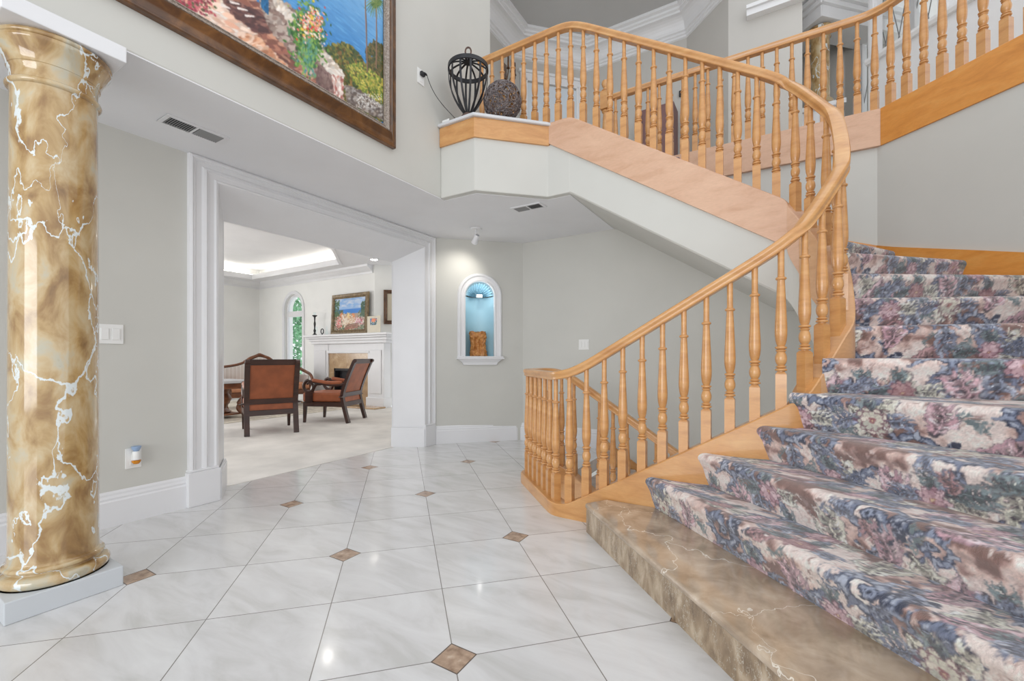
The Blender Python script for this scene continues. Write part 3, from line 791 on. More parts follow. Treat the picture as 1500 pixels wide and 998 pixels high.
def resample(pts, ds):
    out = [pts[0]]; acc = 0
    P_ = [np.array(p, float) for p in pts]
    L_ = [0]
    for a, b in zip(P_[:-1], P_[1:]): L_.append(L_[-1]+np.linalg.norm(b[:2]-a[:2]))
    n = int(L_[-1]/ds); res = []
    for i in range(n+1):
        s_ = L_[-1]*i/n; k = min(len(P_)-2, int(np.searchsorted(L_, s_, 'right')-1)); k = max(0, k)
        f = (s_-L_[k])/max(1e-9, L_[k+1]-L_[k]); res.append(P_[k]*(1-f)+P_[k+1]*f)
    return res, L_[-1]
# plan of the string / rail, from the wall end of the landing down to the stairwell loop
VM, VS = .305, .08                            # far face of the well and start of its 45 degree corners
def chaikin(pts, keep=.5, n=3):
    for _ in range(n):
        out = [pts[0]]
        for p, q in zip(pts[:-1], pts[1:]): out += [(p[0]*.75+q[0]*.25, p[1]*.75+q[1]*.25), (p[0]*.25+q[0]*.75, p[1]*.25+q[1]*.75)]
        pts = out+[pts[-1]]
    return pts
plan = [(-2.50,YU)]
plan += chaikin([(VS-.10,YU),(VS-.02,YU),(VS+.01,YU),(VM-.05,CYC+.24),(VM,CYC+.17),(VM,CYC-.17),(VM-.05,CYC-.24),(VS+.01,YL),(VS-.02,YL),(VS-.10,YL)])
plan += [(-1.19,YL),(-1.22,YL+.005),(-1.245,YL+.02),(-1.73,YL+.505),(-1.75,YL+.53),(-1.757,YL+.56),(-1.757,3.34),(-1.75,3.38),(-1.735,3.41),(-1.68,3.47),(-1.655,3.49),(-1.62,3.50),(-.30,3.50)]
pts, TOT = resample([(*p,0) for p in plan], .02)
SA = np.array([p[:2] for p in pts]); SL = np.arange(len(SA))*TOT/(len(SA)-1)
S_land = 2.50-1.49; S_c0 = 2.50+VS
S_c1 = float(SL[np.argmin(np.abs(SA[:,0]-VS)+10*np.abs(SA[:,1]-YL))]); ZL1 = .606+.59*(VS+.255); S_lo = S_c1+(ZL1-.08)/.59
S_bas = TOT-(1.60-.30)                        # basement flight starts
def top_raw(s):
    if s < S_land: return Z2
    if s < S_c0: return Z2-.643*(s-S_land)
    zc0 = Z2-.643*(S_c0-S_land)
    if s < S_c1: return zc0+(ZL1-zc0)*(s-S_c0)/(S_c1-S_c0)
    if s < S_lo: return ZL1-.59*(s-S_c1)
    if s < S_bas: return .08
    return .08-.645*(s-S_bas)
TR = np.array([top_raw(s) for s in SL])
def smooth(a, k):
    p = np.pad(a, k, mode='edge'); return np.convolve(p, np.ones(2*k+1)/(2*k+1), 'valid')
TS = smooth(TR, 2); TRAIL = smooth(smooth(TR, 5), 5)
def at_s(arr, s): return np.interp(s, SL, arr)
def plan_s(s): return Vector((np.interp(s, SL, SA[:,0]), np.interp(s, SL, SA[:,1]), 0))
def tan_s(s):
    d = plan_s(min(TOT, s+.03))-plan_s(max(0, s-.03)); return d.normalized()
# ---- wooden string (closed curb); left of travel is the well side on the way down ... both faces seen
def string_part(s0, s1, half, bot, name, mt, top=None, n=None, smooth_=30):
    n = n or max(2, int((s1-s0)/.025)); rows = []
    for i in range(n+1):
        s = s0+(s1-s0)*i/n; p = plan_s(s); t = tan_s(s); x = Vector((t.y,-t.x,0)); z1 = float(at_s(TS, s)) if top is None else top(s); z0 = bot(s, z1)
        a, b = p+x*half, p-x*half
        rows.append([(a.x,a.y,z0),(a.x,a.y,z1-.006),(a.x-x.x*.006,a.y-x.y*.006,z1),(b.x+x.x*.006,b.y+x.y*.006,z1),(b.x,b.y,z1-.006),(b.x,b.y,z0)])
    m = MB(); b = len(m.v); m.grid(rows, close_v=True); m.f.append(tuple(range(6))); e = n*6; m.f.append(tuple(e+k for k in range(5,-1,-1)))
    return m.build(name, mt, st, smooth=smooth_)
zb0 = Z2-.31
def bot_up(s, z1):
    return min(z1-.17, Z2-.643*(s-S_land)-.31) if s < S_c0 else z1-.31-.09*min(1,(s-S_c0)/.3)
S_str0 = 2.50-1.70
string_part(S_str0, S_c0+.12, .055, bot_up, 'stringer', MT['maple_pale'])
string_part(S_c0+.121, S_c1-.10, .055, lambda s, z: z-.40, 'stringer', MT['maple_mid'])
string_part(S_c1-.099, S_bas-.42, .055, lambda s, z: max(z-.40, -.01) , 'stringer', MT['maple'])
string_part(S_bas-.419, TOT-.02, .055, lambda s, z: z-.30, 'stringer', MT['maple'])
# landing curb behind the ledge
m = MB(); m.box(XP+.002,-1.70,YU-.055,YU+.055,2.95,Z2); m.build('landing_curb', MT['maple'], st, bevel=.004)

# ---- hand rail
RP = [(-.022,-.050),(.022,-.050),(.026,-.046),(.024,-.040),(.026,-.030),(.031,-.024),(.032,-.014),(.029,-.006),(.020,-.0015),(.008,0),(-.008,0),(-.020,-.0015),(-.029,-.006),(-.032,-.014),(-.031,-.024),(-.026,-.030),(-.024,-.040),(-.026,-.046)]
RP = [(p[0]*1.12, p[1]*1.14) for p in RP]
def rail_mesh(path):
    m = MB(); m.sweep(path, RP); return m
RAILH = .848
path = []
for s in np.arange(.03, TOT-.02, .025):
    p = plan_s(s); path.append((p.x, p.y, float(at_s(TRAIL, s))+RAILH))
rail_mesh(path).build('handrail', MT['maple'], st, smooth=38)

# ---- balusters: square block, turned vase, thin neck
def baluster_mesh():
    m = MB(); h = .0245
    m.box(-h,h,-h,h,-.055,.166)
    m.taper((0,0,.166),h,h,(0,0,.178),.016,.016)
    pr = [(.0170,.174),(.0170,.181)]
    def ring(z, r, w):
        for a in (-70,-35,0,35,70): pr.append((r-.006+.006*math.cos(math.radians(a)), z+w*math.sin(math.radians(a))))
    ring(.188,.0275,.006); pr.append((.0165,.196)); ring(.203,.0245,.004)
    pr.append((.0155,.210))
    for z, r in ((.217,.0200),(.229,.0248),(.241,.0264),(.253,.0258),(.266,.0226),(.276,.0180)): pr.append((r,z))
    ring(.284,.0240,.004); pr.append((.0165,.291)); ring(.299,.0270,.006); pr.append((.0165,.307))
    for z, r in ((.316,.0205),(.335,.0248),(.360,.0274),(.385,.0278),(.42,.0268),(.47,.0244),(.53,.0216),(.59,.0190),(.632,.0168)): pr.append((r,z))
    pr.append((.0172,.638)); ring(.646,.0250,.007); pr.append((.0158,.655))
    for z, r in ((.668,.0150),(.72,.0146),(.80,.0150)): pr.append((r,z))
    m.lathe(pr, (0,0,0), 16)
    return m.mesh('baluster', MT['maple'], smooth=35)
BAL = baluster_mesh()
def put_baluster(parent, p, rz, sz=1.0):
    o = bpy.data.objects.new('baluster', BAL); COL.objects.link(o); o.parent = parent
    o.location = Vector(p)-wloc(parent); o.rotation_euler = (0,0,rz); o.scale = (1,1,sz)
    return o
s_ref = 2.50-1.509
s = s_ref-.116*int(s_ref/.116)
while s < TOT-.05:
    p = plan_s(s); t = tan_s(s); z = float(at_s(TS, s)); zr = float(at_s(TRAIL, s))+RAILH-.052
    if s > .04: put_baluster(st, (p.x,p.y,z), math.atan2(t.y,t.x), (zr-z)/.80)
    s += .116

# ---- nosing lines of the steps: inner point on the string face, direction outward
RI = RC+.055
def ang(d): return (math.cos(math.radians(d)), math.sin(math.radians(d)))
def inner(phi): return (CXC+RI*ang(phi)[0], CYC+RI*ang(phi)[1])
YI = CYC-RI+.004
def outside(p):
    h = .055
    return max(YL-h-p[1], p[0]-VM-h, p[1]-YU-h, (p[0]-p[1]+YL-VS-.02)*.70711-h, (p[0]+p[1]-YU-VS-.02)*.70711-h)
LINES = {2:((-.628,YI),-45), 3:((-.348,YI),-45), 4:((-.070,YI),-43), 5:((.085,YI),-30), 6:((.194,2.632),-9), 7:(inner(-13),11),
         8:(inner(9),25), 9:(inner(27),34), 10:(inner(43),44), 11:(inner(60),58), 12:(inner(77),76)}
for n_ in range(13,19): LINES[n_] = ((-1.43+.265*(18-n_), CYC+RI-.004), 90)
def hit_outer(p, d):
    """outer boundary: back wall, angled wall, right wall, lower flare"""
    best = 9
    for (nx, ny, c) in ((0,1,YR-.02),(.70711,.70711,5.353*.70711-.02),(1,0,1.58),(.70711,-.70711,-.70*.70711-.02)):
        dn = d[0]*nx+d[1]*ny
        if dn > 1e-6: best = min(best, (c-p[0]*nx-p[1]*ny)/dn)
    return best
def line_pts(n_):
    p, a = LINES[n_]; d = ang(a)
    ts = [k*.005 for k in range(-60,100)]; t0 = max([t for t in ts if outside((p[0]+d[0]*t,p[1]+d[1]*t)) < -.018] or [0.0]); p = (p[0]+d[0]*t0, p[1]+d[1]*t0); t = hit_outer(p, d); return np.array(p), np.array((p[0]+d[0]*t, p[1]+d[1]*t))

# ---- marble bottom step
Pm0, Pm1, Pm2 = (-.925,2.43), (-.855,2.535), (.30,1.19)
def off45(p, d): return (p[0]+d*.70711, p[1]+d*.70711)
m = MB(); L2a, L2b = line_pts(2)
top = [(-.962,2.403),(-.878,2.532),(L2a[0]+.05,2.545),(L2b[0]+.05,L2b[1]+.03),(.338,1.068)]
m.prism([top[0],top[4],top[3],top[2],top[1]], RS-.034, RS)
o = m.build('marble_tread', MT['stepstone'], st, bevel=.014, seg=4); o['label'] = 'polished brown marble bottom tread'
m = MB(); rz_ = [off45(top[0],.008),off45(top[4],.008),(L2b[0]+.06,L2b[1]+.02),(L2a[0]+.02,2.545),(-.835,2.535)]
rz_[0] = (rz_[0][0]+.004, rz_[0][1]-.004)
m.prism(rz_, 0, RS-.033)
o = m.build('marble_riser', MT['stepriser'], st); o['label'] = 'mottled brown marble riser'

# ---- woven floral pattern
TW, TH = 1.30, .98   # repeat of the pattern in pattern units; CSC scales it on the floor
CSC = .98
ct = Canvas(TW, TH, .0028, wrap=True)
rs_ = np.random.RandomState(5); pr_ = random.Random(21)
lowf = soft_noise(ct.h, ct.w, 62, rs_)*.50+soft_noise(ct.h, ct.w, 24, rs_)*.30+soft_noise(ct.h, ct.w, 12, rs_)*.20
midf = soft_noise(ct.h, ct.w, 9, rs_); fine = soft_noise(ct.h, ct.w, 3, rs_)
c_cream, c_pink, c_mauve, c_brown = [np.array(c, float) for c in ((224,206,199),(206,176,166),(164,128,120),(128,96,88))]
f = lowf+.16*(midf-.5)
def lerp3(f, stops):
    out = np.zeros((*f.shape, 3)); out[:] = stops[0][1]
    for (p0, c0), (p1, c1) in zip(stops[:-1], stops[1:]):
        k = np.clip((f-p0)/(p1-p0), 0, 1)[...,None]; out = np.where(f[...,None] >= p0, c0*(1-k)+c1*k, out)
    return out
ct.a[:] = lerp3(f, [(.0,c_brown),(.37,c_brown),(.41,c_mauve),(.46,c_pink),(.55,c_cream),(1.0,c_cream)])
ct.a *= (1+.14*(fine-.5)+.10*(midf-.5))[...,None]
DK, NAVY = (66,58,68), (50,56,78)
BLUE = [(138,147,170),(112,121,146),(164,171,188)]; CRM = [(206,202,186),(190,190,176),(222,214,200)]; PNK = [(196,160,168),(212,182,188),(174,134,144)]; TEAL = [(104,120,124),(124,138,142)]; ROSE = [(164,122,124),(180,142,142)]
def rot(p, a, o): c, s_ = math.cos(a), math.sin(a); return (o[0]+p[0]*c-p[1]*s_, o[1]+p[0]*s_+p[1]*c)
def leaf(o, a, l, col, n=5, curl=.5):
    """acanthus leaf: curling spine, ragged pointed lobes shaded from dark root to pale tip"""
    spine = []
    for i in range(13):
        t = i/12; b = curl*t*t; spine.append(rot((l*t*math.cos(b), l*t*math.sin(b)), a, o))
    lobes = []; n = n+2
    for i in range(1, n+1):
        t = i/(n+.4); k = int(t*12); p = spine[k]; sl = l*(.50*math.sin(PI*min(1,t*1.0))**.7+.08)*pr_.uniform(.8,1.15)
        ta = a+curl*t*1.6
        for sd in (-1,1):
            for (fx, fy, ll) in ((.74,.62,1.0),(.38,.80,.72)):
                e = rot((sl*fx*ll, sd*sl*fy*ll), ta, p); mid = rot((sl*.18*ll, sd*sl*.42*ll), ta, p); lobes.append((p, mid, e))
    w = l*.050
    for (p, mid, e) in lobes: ct.stroke([p,mid,e], w*1.5, w*.55, DK, al=.8)
    ct.stroke(spine, w*1.8, w*.9, DK, al=.85)
    lobes2 = lobes[:]; pr_.shuffle(lobes2)
    for (p, mid, e) in lobes2:
        c = pr_.choice(col); j = pr_.uniform(.84,1.14); c = tuple(min(255,k*j) for k in c); dk = tuple(k*.72 for k in c)
        ct.stroke([p,mid], w*1.0, w*.9, dk, al=.9); ct.stroke([mid,e], w*.95, w*.22, c)
        hi = tuple(min(255, k*1.16+8) for k in c); ct.stroke([((mid[0]+p[0])/2,(mid[1]+p[1])/2),mid,e], w*.22, w*.14, hi, al=.7)
    ct.stroke(spine, w*.7, w*.3, tuple(k*.62 for k in col[0]))
    ct.stroke([(p[0]+w*.3,p[1]+w*.3) for p in spine], w*.4, w*.2, tuple(min(255,k*1.15) for k in col[0]), al=.8)
def scroll(o, a, r, turns, col, w, flip=1):
    sp = []; N_ = 46
    for i in range(N_+1):
        t = i/N_; th = flip*turns*2*PI*t; rr = r*(1-.80*t); sp.append(rot((rr*math.cos(th), rr*math.sin(th)), a, o))
    tail = [rot((r, -flip*r*k), a, o) for k in (1.5,1.0,.5)]
    tail[0] = rot((r*.72, -flip*r*1.5), a, o)
    full = tail+sp
    ct.stroke(full, w*.5, w*1.0, NAVY, rm=w*1.7); ct.stroke(full, w*.3, w*.75, col[1], rm=w*1.25)
    full2 = [(p[0]-w*.16, p[1]-w*.2) for p in full]
    ct.stroke(full2, w*.15, w*.30, col[2], rm=w*.6, al=.9)
    e = sp[-1]; ct.dab(e[0], e[1], w*1.5, NAVY); ct.dab(e[0], e[1], w*1.05, col[0]); ct.dab(e[0], e[1], w*.5, (40,46,66))
    for i in range(6, N_-14, 5):                    # little lobes on the back of the scroll
        p = sp[i]; t = i/N_; th = flip*turns*2*PI*t+a
        q_ = (p[0]+math.cos(th)*w*2.3, p[1]+math.sin(th)*w*2.3); ct.stroke([p,q_], w*1.0, w*.4, NAVY, al=.8); ct.stroke([p,q_], w*.7, w*.25, pr_.choice(col))
def flower(o, r, col):
    n = 9; a0 = pr_.uniform(0,6)
    for ly, k in ((1.0,1.0),(.66,.8)):
        for i in range(n):
            a = a0+2*PI*i/n+(.3 if ly < 1 else 0); e = (o[0]+r*ly*math.cos(a), o[1]+r*ly*math.sin(a))
            ct.stroke([o,e], r*.10, r*.27, (110,64,78), al=.7)
        for i in range(n):
            a = a0+2*PI*i/n+(.3 if ly < 1 else 0); e = (o[0]+r*ly*.95*math.cos(a), o[1]+r*ly*.95*math.sin(a))
            ct.stroke([o,e], r*.05, r*.20, pr_.choice(col))
    ct.dab(o[0], o[1], r*.22, (150,92,96)); ct.dab(o[0], o[1], r*.12, (214,190,150))
def sprig(o, a, l, col):
    pts = [rot((l*i/6, l*.16*math.sin(i*.7)), a, o) for i in range(7)]
    ct.stroke(pts, .0022, .0016, (70,76,76))
    for i in range(1,7):
        for sd in (-1,1):
            e = rot((l*.14, sd*l*.20), a+.2*math.sin(i), pts[i]); ct.stroke([pts[i],e], .002, .002, pr_.choice(col), rm=l*.085)
def lattice(o, a, w_, h_):
    for i in range(7):
        t = i/6; ct.dab(*rot((h_*(t-.5), 0), a, o), w_*(.55+.45*math.sin(PI*t)), NAVY, .95)
    for i in range(6):
        t = (i+.5)/6; ct.stroke([rot((h_*(t-.56),-w_*.5),a,o), rot((h_*(t-.44),w_*.5),a,o)], .0022, .0022, (168,172,186)); ct.stroke([rot((h_*(t-.56),w_*.5),a,o), rot((h_*(t-.44),-w_*.5),a,o)], .0022, .0022, (168,172,186))
# long winding blue bands that tie the motifs together
for (x0, y0, a0, ln, k1) in ((.05,.10,.4,.62,7),(.62,.55,2.2,.55,-8),(.95,.25,1.3,.50,9),(.30,.92,-.5,.60,8),(1.10,.80,2.8,.48,-9)):
    pts_ = []; x, y, an = x0, y0, a0
    for i in range(40):
        pts_.append((x,y)); an += k1*ln/40*(.35+1.1*math.sin(i/40*PI*1.5)); x += math.cos(an)*ln/40; y += math.sin(an)*ln/40
    ct.stroke(pts_, .006, .010, NAVY, rm=.026); ct.stroke(pts_, .004, .007, BLUE[1], rm=.020); ct.stroke([(p[0]-.003,p[1]-.003) for p in pts_], .002, .003, BLUE[2], rm=.010, al=.85)
    for i in range(4, 38, 3):
        p = pts_[i]; q_ = pts_[i+1]; nn = math.atan2(q_[1]-p[1],q_[0]-p[0])+PI/2*(1 if k1 > 0 else -1)
        e = (p[0]+math.cos(nn+.5)*.036, p[1]+math.sin(nn+.5)*.036); ct.stroke([p,e], .008, .003, NAVY, al=.8); ct.stroke([p,e], .006, .002, pr_.choice(BLUE))
# small filling sprigs first, then leaves, cartouches, scrolls and flowers
for _ in range(34): sprig((pr_.random()*TW, pr_.random()*TH), pr_.uniform(0,6.3), pr_.uniform(.07,.12), pr_.choice([TEAL,BLUE,TEAL]))
for _ in range(420):
    o_ = (pr_.random()*TW, pr_.random()*TH); c_ = pr_.choice([(226,212,206),(176,144,138),(196,170,162),(206,184,178),(150,122,116)]); k_ = pr_.uniform(0,6)
    ct.stroke([o_, rot((.012,.006), k_, o_), rot((.026,.004), k_, o_)], .003, .0012, c_, rm=.0055)
for (gx, gy) in ((.22,.20),(.88,.14),(.52,.52),(1.16,.55),(.20,.78),(.84,.84)):
    b_ = pr_.uniform(-.3,.3)
    leaf((gx-.10,gy+.10), 2.4+b_, .17, CRM, 5, -.7); leaf((gx+.14,gy+.05), .2+b_, .17, ROSE if gx < .6 else PNK, 5, .6)
    leaf((gx-.02,gy-.09), -1.9+b_, .15, BLUE, 5, .6); leaf((gx+.08,gy-.08), -.7+b_, .16, CRM if gx > .6 else BLUE, 5, -.6)
    leaf((gx+.04,gy+.12), 1.3+b_, .15, PNK, 5, .5)
    lattice((gx+.055,gy+.02), 1.2+b_, .034, .15)
    fl_ = 1 if (gx*7) % 2 < 1 else -1
    scroll((gx-.03,gy+.01), .6+b_, .098, 1.25, BLUE, .0180, fl_)
    scroll((gx+.15,gy-.03), 2.6+b_, .060, 1.15, BLUE, .0115, -fl_)
for (gx, gy) in ((.40,.10),(.68,.30),(1.05,.33),(.05,.45),(.36,.66),(.70,.68),(1.0,.70),(.50,.92),(1.2,.95),(.03,.95)):
    leaf((gx-.03,gy), 3.0, .11, pr_.choice([BLUE,TEAL]), 4, .4); leaf((gx+.03,gy), .3, .11, pr_.choice([BLUE,CRM]), 4, -.4); leaf((gx,gy+.02), 1.6, .09, TEAL, 3, .3)
    flower((gx,gy), pr_.uniform(.038,.056), pr_.choice([PNK,PNK,ROSE,CRM]))
for _ in range(5):
    o_ = (pr_.random()*TW, pr_.random()*TH); k_ = pr_.uniform(0,6.28); cl_ = pr_.choice([BLUE,BLUE,CRM,PNK,TEAL])
    leaf(o_, k_, pr_.uniform(.08,.13), cl_, 4, pr_.uniform(-.7,.7)); leaf((o_[0]+.02,o_[1]), k_+1.4, pr_.uniform(.07,.11), pr_.choice([BLUE,CRM,ROSE]), 4, .5)
for _ in range(6): scroll((pr_.random()*TW, pr_.random()*TH), pr_.uniform(0,6.28), pr_.uniform(.026,.040), 1.1, BLUE, .0065, pr_.choice([-1,1]))
lum = ct.a.mean(2, keepdims=True); ct.a = np.clip((lum+(ct.a-lum)*.88)*1.03+2, 0, 232)
# the pile makes every edge ragged
wx = (soft_noise(ct.h, ct.w, 9, rs_)-.5)*5+(soft_noise(ct.h, ct.w, 3, rs_)-.5)*3.5; wy = (soft_noise(ct.h, ct.w, 9, rs_)-.5)*5+(soft_noise(ct.h, ct.w, 3, rs_)-.5)*3.5
yy, xx = np.mgrid[0:ct.h, 0:ct.w]
ct.a = ct.a[(yy+np.round(wy).astype(int)) % ct.h, (xx+np.round(wx).astype(int)) % ct.w]
gr_ = rs_.rand(ct.h, ct.w)*.16+.92
ct.a *= gr_[...,None]

# ---- carpeted steps, each its own part
for n_ in range(2, 18):
    A0, B0_ = line_pts(n_); A1, B1 = line_pts(n_+1)
    zp, zn = RS*(n_-1), RS*n_
    wid = float(np.linalg.norm(B0_-A0)); ds = .0040 if n_ <= 5 else .0052 if n_ <= 7 else (.0075 if n_ <= 11 else .02)
    ns = max(8, int(wid/ds))
    tt = np.linspace(0, 1, ns)[None,:,None]
    F0 = A0*(1-tt)+B0_*tt; F1 = A1*(1-tt)+B1*tt
    if 5 <= n_ <= 12:                          # keep inner ends on the curved face
        pass
    d0 = F1-F0; ln = np.linalg.norm(d0, axis=-1, keepdims=True)
    a0 = LINES[n_][1]; nx = np.array((-math.sin(math.radians(a0)), math.cos(math.radians(a0))))
    dirn = np.broadcast_to(nx, F0.shape)
    # profile of one step: (advance in direction of climb, height)
    pf_ = [(.026,zp-.004),(.020,zp+.018),(.012,zp+.05),(.004,zp+.09),(-.006,zn-.055)]
    for i in range(9):
        a = math.radians(195-105*i/8); pf_.append((.020+.030*math.cos(a)-.004, zn-.031+.031*math.sin(a)))
    dense = []
    for (p, q_) in zip(pf_[:-1], pf_[1:]):
        k = max(1, int(math.hypot(q_[0]-p[0], q_[1]-p[1])/ds))
        for i in range(k): dense.append((p[0]+(q_[0]-p[0])*i/k, p[1]+(q_[1]-p[1])*i/k))
    dense.append(pf_[-1])
    rowsP, T = [], [0.0]
    for i, (a, z) in enumerate(dense):
        if i: T.append(T[-1]+math.hypot(a-dense[i-1][0], z-dense[i-1][1]))
        rowsP.append(np.concatenate([F0[0]+dirn[0]*a, np.full((ns,1), z)], 1))
    a_last = dense[-1][0]; mxl = float(ln.max()); kt = max(3, int(mxl/ds/1.3))
    S0 = F0[0]+dirn[0]*a_last; S1 = F1[0]+d0[0]/ln[0]*.03
    Tmat = [np.full(ns, t) for t in T]
    for i in range(1, kt+1):
        f = i/kt; rowsP.append(np.concatenate([S0*(1-f)+S1*f, np.full((ns,1), zn-.004*math.sin(PI*f))], 1)); Tmat.append(T[-1]+np.linalg.norm(S1-S0, axis=1)*f)
    V = np.array(rowsP); nr = len(V)
    Smat = np.broadcast_to(np.linspace(0, wid, ns)[None,:], (nr, ns)); Tm = np.array(Tmat)
    # soft edge where the carpet is tucked against the string
    cols = ct.sample(Smat/CSC+.37*n_+.11, Tm/CSC+.31*n_+.05)
    me = bpy.data.meshes.new('carpeted_step')
    idx = np.arange(nr*ns).reshape(nr, ns)
    quads = np.stack([idx[:-1,:-1], idx[:-1,1:], idx[1:,1:], idx[1:,:-1]], -1).reshape(-1,4)
    verts = V.reshape(-1,3)
    # body below so each step is solid: inner and outer cheeks and underside
    off = len(verts); zlow = zp-.20 if n_ > 2 else .16
    cheek = []
    extra, ef = [], []
    for e in (0, ns-1):
        col_ = [tuple(V[i,e]) for i in range(nr)]
        b0_ = (V[0,e][0], V[0,e][1], zp-.004); b1_ = (V[-1,e][0], V[-1,e][1], zp-.004)
        ids = [int(idx[i,e]) for i in range(nr)]+[off+len(extra), off+len(extra)+1]
        extra += [b1_, b0_]; ef.append(ids if e else ids[::-1])
    allv = [tuple(v-np.array(wloc(st))) for v in np.concatenate([verts, np.array(extra)])]
    me.from_pydata(allv, [], quads.tolist()+ef)
    me.materials.append(MT['tapestry'])
    me.polygons.foreach_set('use_smooth', [True]*len(quads)+[False]*len(ef))
    cc_ = np.concatenate([cols.reshape(-1,3), np.tile(np.array([[130,110,110]]), (len(extra),1))])
    paint_attr(me, cc_)
    me.validate(); me.update()
    o = bpy.data.objects.new('carpeted_step', me); COL.objects.link(o); o.parent = st
    if n_ == 2: o['label'] = 'floral carpeted step with blue scrolls, pink flowers and cream leaves'

# ---- outer string of the lower steps
rows = []
o2_ = [line_pts(n_)[1] for n_ in (2,3,4,5)]
for (p, z) in (((o2_[0][0]-.215,o2_[0][1]-.215),RS+.02),((o2_[0][0],o2_[0][1]),2*RS+.06),((o2_[1][0],o2_[1][1]),3*RS+.06),((o2_[2][0],o2_[2][1]),4*RS+.06),((1.585,2.285),4.75*RS+.06)):
    rows.append([(p[0]-.012,p[1]+.012,0),(p[0]-.012,p[1]+.012,z),(p[0]+.05,p[1]-.05,z),(p[0]+.05,p[1]-.05,0)])
m = MB(); m.grid(rows, close_v=True); m.f.append((0,1,2,3)); m.f.append((19,18,17,16)); m.build('stringer', MT['maple'], st)
# ---- outer skirting board on the wall
pts_ = []
for n_ in range(5, 19):
    A_, B_ = line_pts(n_); pts_.append((B_[0], B_[1], RS*n_+{9:.02,10:-.045,11:-.085}.get(n_,-.06 if n_ > 11 else .02)))
rows = []
allp = []
for (a, b) in zip(pts_[:-1], pts_[1:]):
    allp.append(a)
    # keep the board on the wall where two facets meet between two steps
    for cor in ((.705,4.62),(1.58,3.76)):
        if min(a[0],b[0])-.01 < cor[0] < max(a[0],b[0])+.01 and abs(a[1]-b[1]) > .001 and min(a[1],b[1])-.02 < cor[1] < max(a[1],b[1])+.02:
            d1 = math.hypot(cor[0]-a[0],cor[1]-a[1]); d2 = math.hypot(cor[0]-b[0],cor[1]-b[1])
            allp.append((cor[0],cor[1],a[2]+(b[2]-a[2])*d1/max(1e-6,d1+d2)))
allp.append(pts_[-1])
for p in allp:
    c = Vector((CXC,CYC,0))-Vector((p[0],p[1],0)); c.normalize()
    rows.append([(p[0]+c.x*.002,p[1]+c.y*.002,p[2]-.28),(p[0]+c.x*.002,p[1]+c.y*.002,p[2]+.115),(p[0]-c.x*.025,p[1]-c.y*.025,p[2]+.115),(p[0]-c.x*.025,p[1]-c.y*.025,p[2]-.28)])
m = MB(); m.grid(rows, close_v=True); m.build('wall_skirting', MT['maple_orange'], st)

# ---- plaster underside of the upper flight (face below the string, then the sloping soffit)
rows = []
n = 70; s0, s1 = 2.50-1.517, S_c1-.22
for i in range(n+1):
    s = s0+(s1-s0)*i/n; p = plan_s(s); t = tan_s(s); x = Vector((t.y,-t.x,0))     # x points into the well? choose the side away from the flight
    well = -1 if (p+x*.1-Vector((CXC,CYC,0))).length > (p-x*.1-Vector((CXC,CYC,0))).length and s > S_c0 else 1
    inn = Vector((CXC,CYC,0))-p; inn = Vector((0,-1,0)) if s < S_c0-.03 else inn.normalized()
    zt = float(at_s(TS, s)); zf = min(ZC+.004, Z2-.643*(s-S_land)-.645) if s < S_c0 else zt-.65-.06*min(1,(s-S_c0)/.3)
    zs = bot_up(s, zt)+.05
    a = p+inn*.038; out = -inn; d = hit_outer((p.x,p.y), (out.x,out.y)); d = min(d, 1.75); b = p+out*(d+.03)
    rows.append([(a.x,a.y,zs),(a.x,a.y,zf+.012),(a.x+out.x*.012,a.y+out.y*.012,zf),(b.x,b.y,zf),(b.x,b.y,zf+.12),(p.x,p.y,zf+.12),(p.x,p.y,zs)])
m = MB(); m.grid(rows, close_v=True); m.f.append(tuple(range(7))); e = n*7; m.f.append(tuple(e+k for k in range(6,-1,-1)))
m.build('soffit', MT['wall'], st, smooth=30)
# plaster under the lower string, facing the well
m = MB(); rows = []
for i in range(41):
    s = S_c1-.30+(1.45)*i/40; p = plan_s(s); t = tan_s(s); x = Vector((t.y,-t.x,0)); zt = float(at_s(TS, s))
    a, b = p+x*.04, p-x*.04; z1 = max(zt-.36, -.02)
    rows.append([(a.x,a.y,-2.6),(a.x,a.y,z1),(b.x,b.y,z1),(b.x,b.y,-2.6)])
m.grid(rows, close_v=True); struct(m.build('wall_stairwell', MT['wall']), 'plaster wall of the stairwell under the lower flight')

# ---- basement flight seen through the balusters
bs = thing('basement_stairs', 'steps going down to the basement behind the lower balusters', 'stairs', (-1.2,4.0,-1.5))
for i in range(7):
    x0 = -1.56+.265*i; z1 = -.17*(i+1)
    m = MB(); m.box(x0-.02,x0+.265+.03,3.56,YR-.02,z1-.17,z1); m.build('carpeted_step', MT['cream'] if False else mat_plain('mauve_grey_carpet',(186,174,166),.95,.12,9,bump=.4) if i == 0 else bs.children[0].data.materials[0], bs, bevel=.02, seg=3)
m = MB(); m.add([(-1.60,YR-.018,.10),(-1.60,YR-.018,-.12),(.40,YR-.018,-.12-.645*2.0),(.40,YR-.018,.10-.645*2.0),(-1.60,YR,.10),(-1.60,YR,-.12),(.40,YR,-.12-.645*2.0),(.40,YR,.10-.645*2.0)],[(0,1,2,3),(7,6,5,4),(0,3,7,4),(1,5,6,2),(0,4,5,1),(3,2,6,7)])
m.build('wall_skirting', MT['maple'], bs)

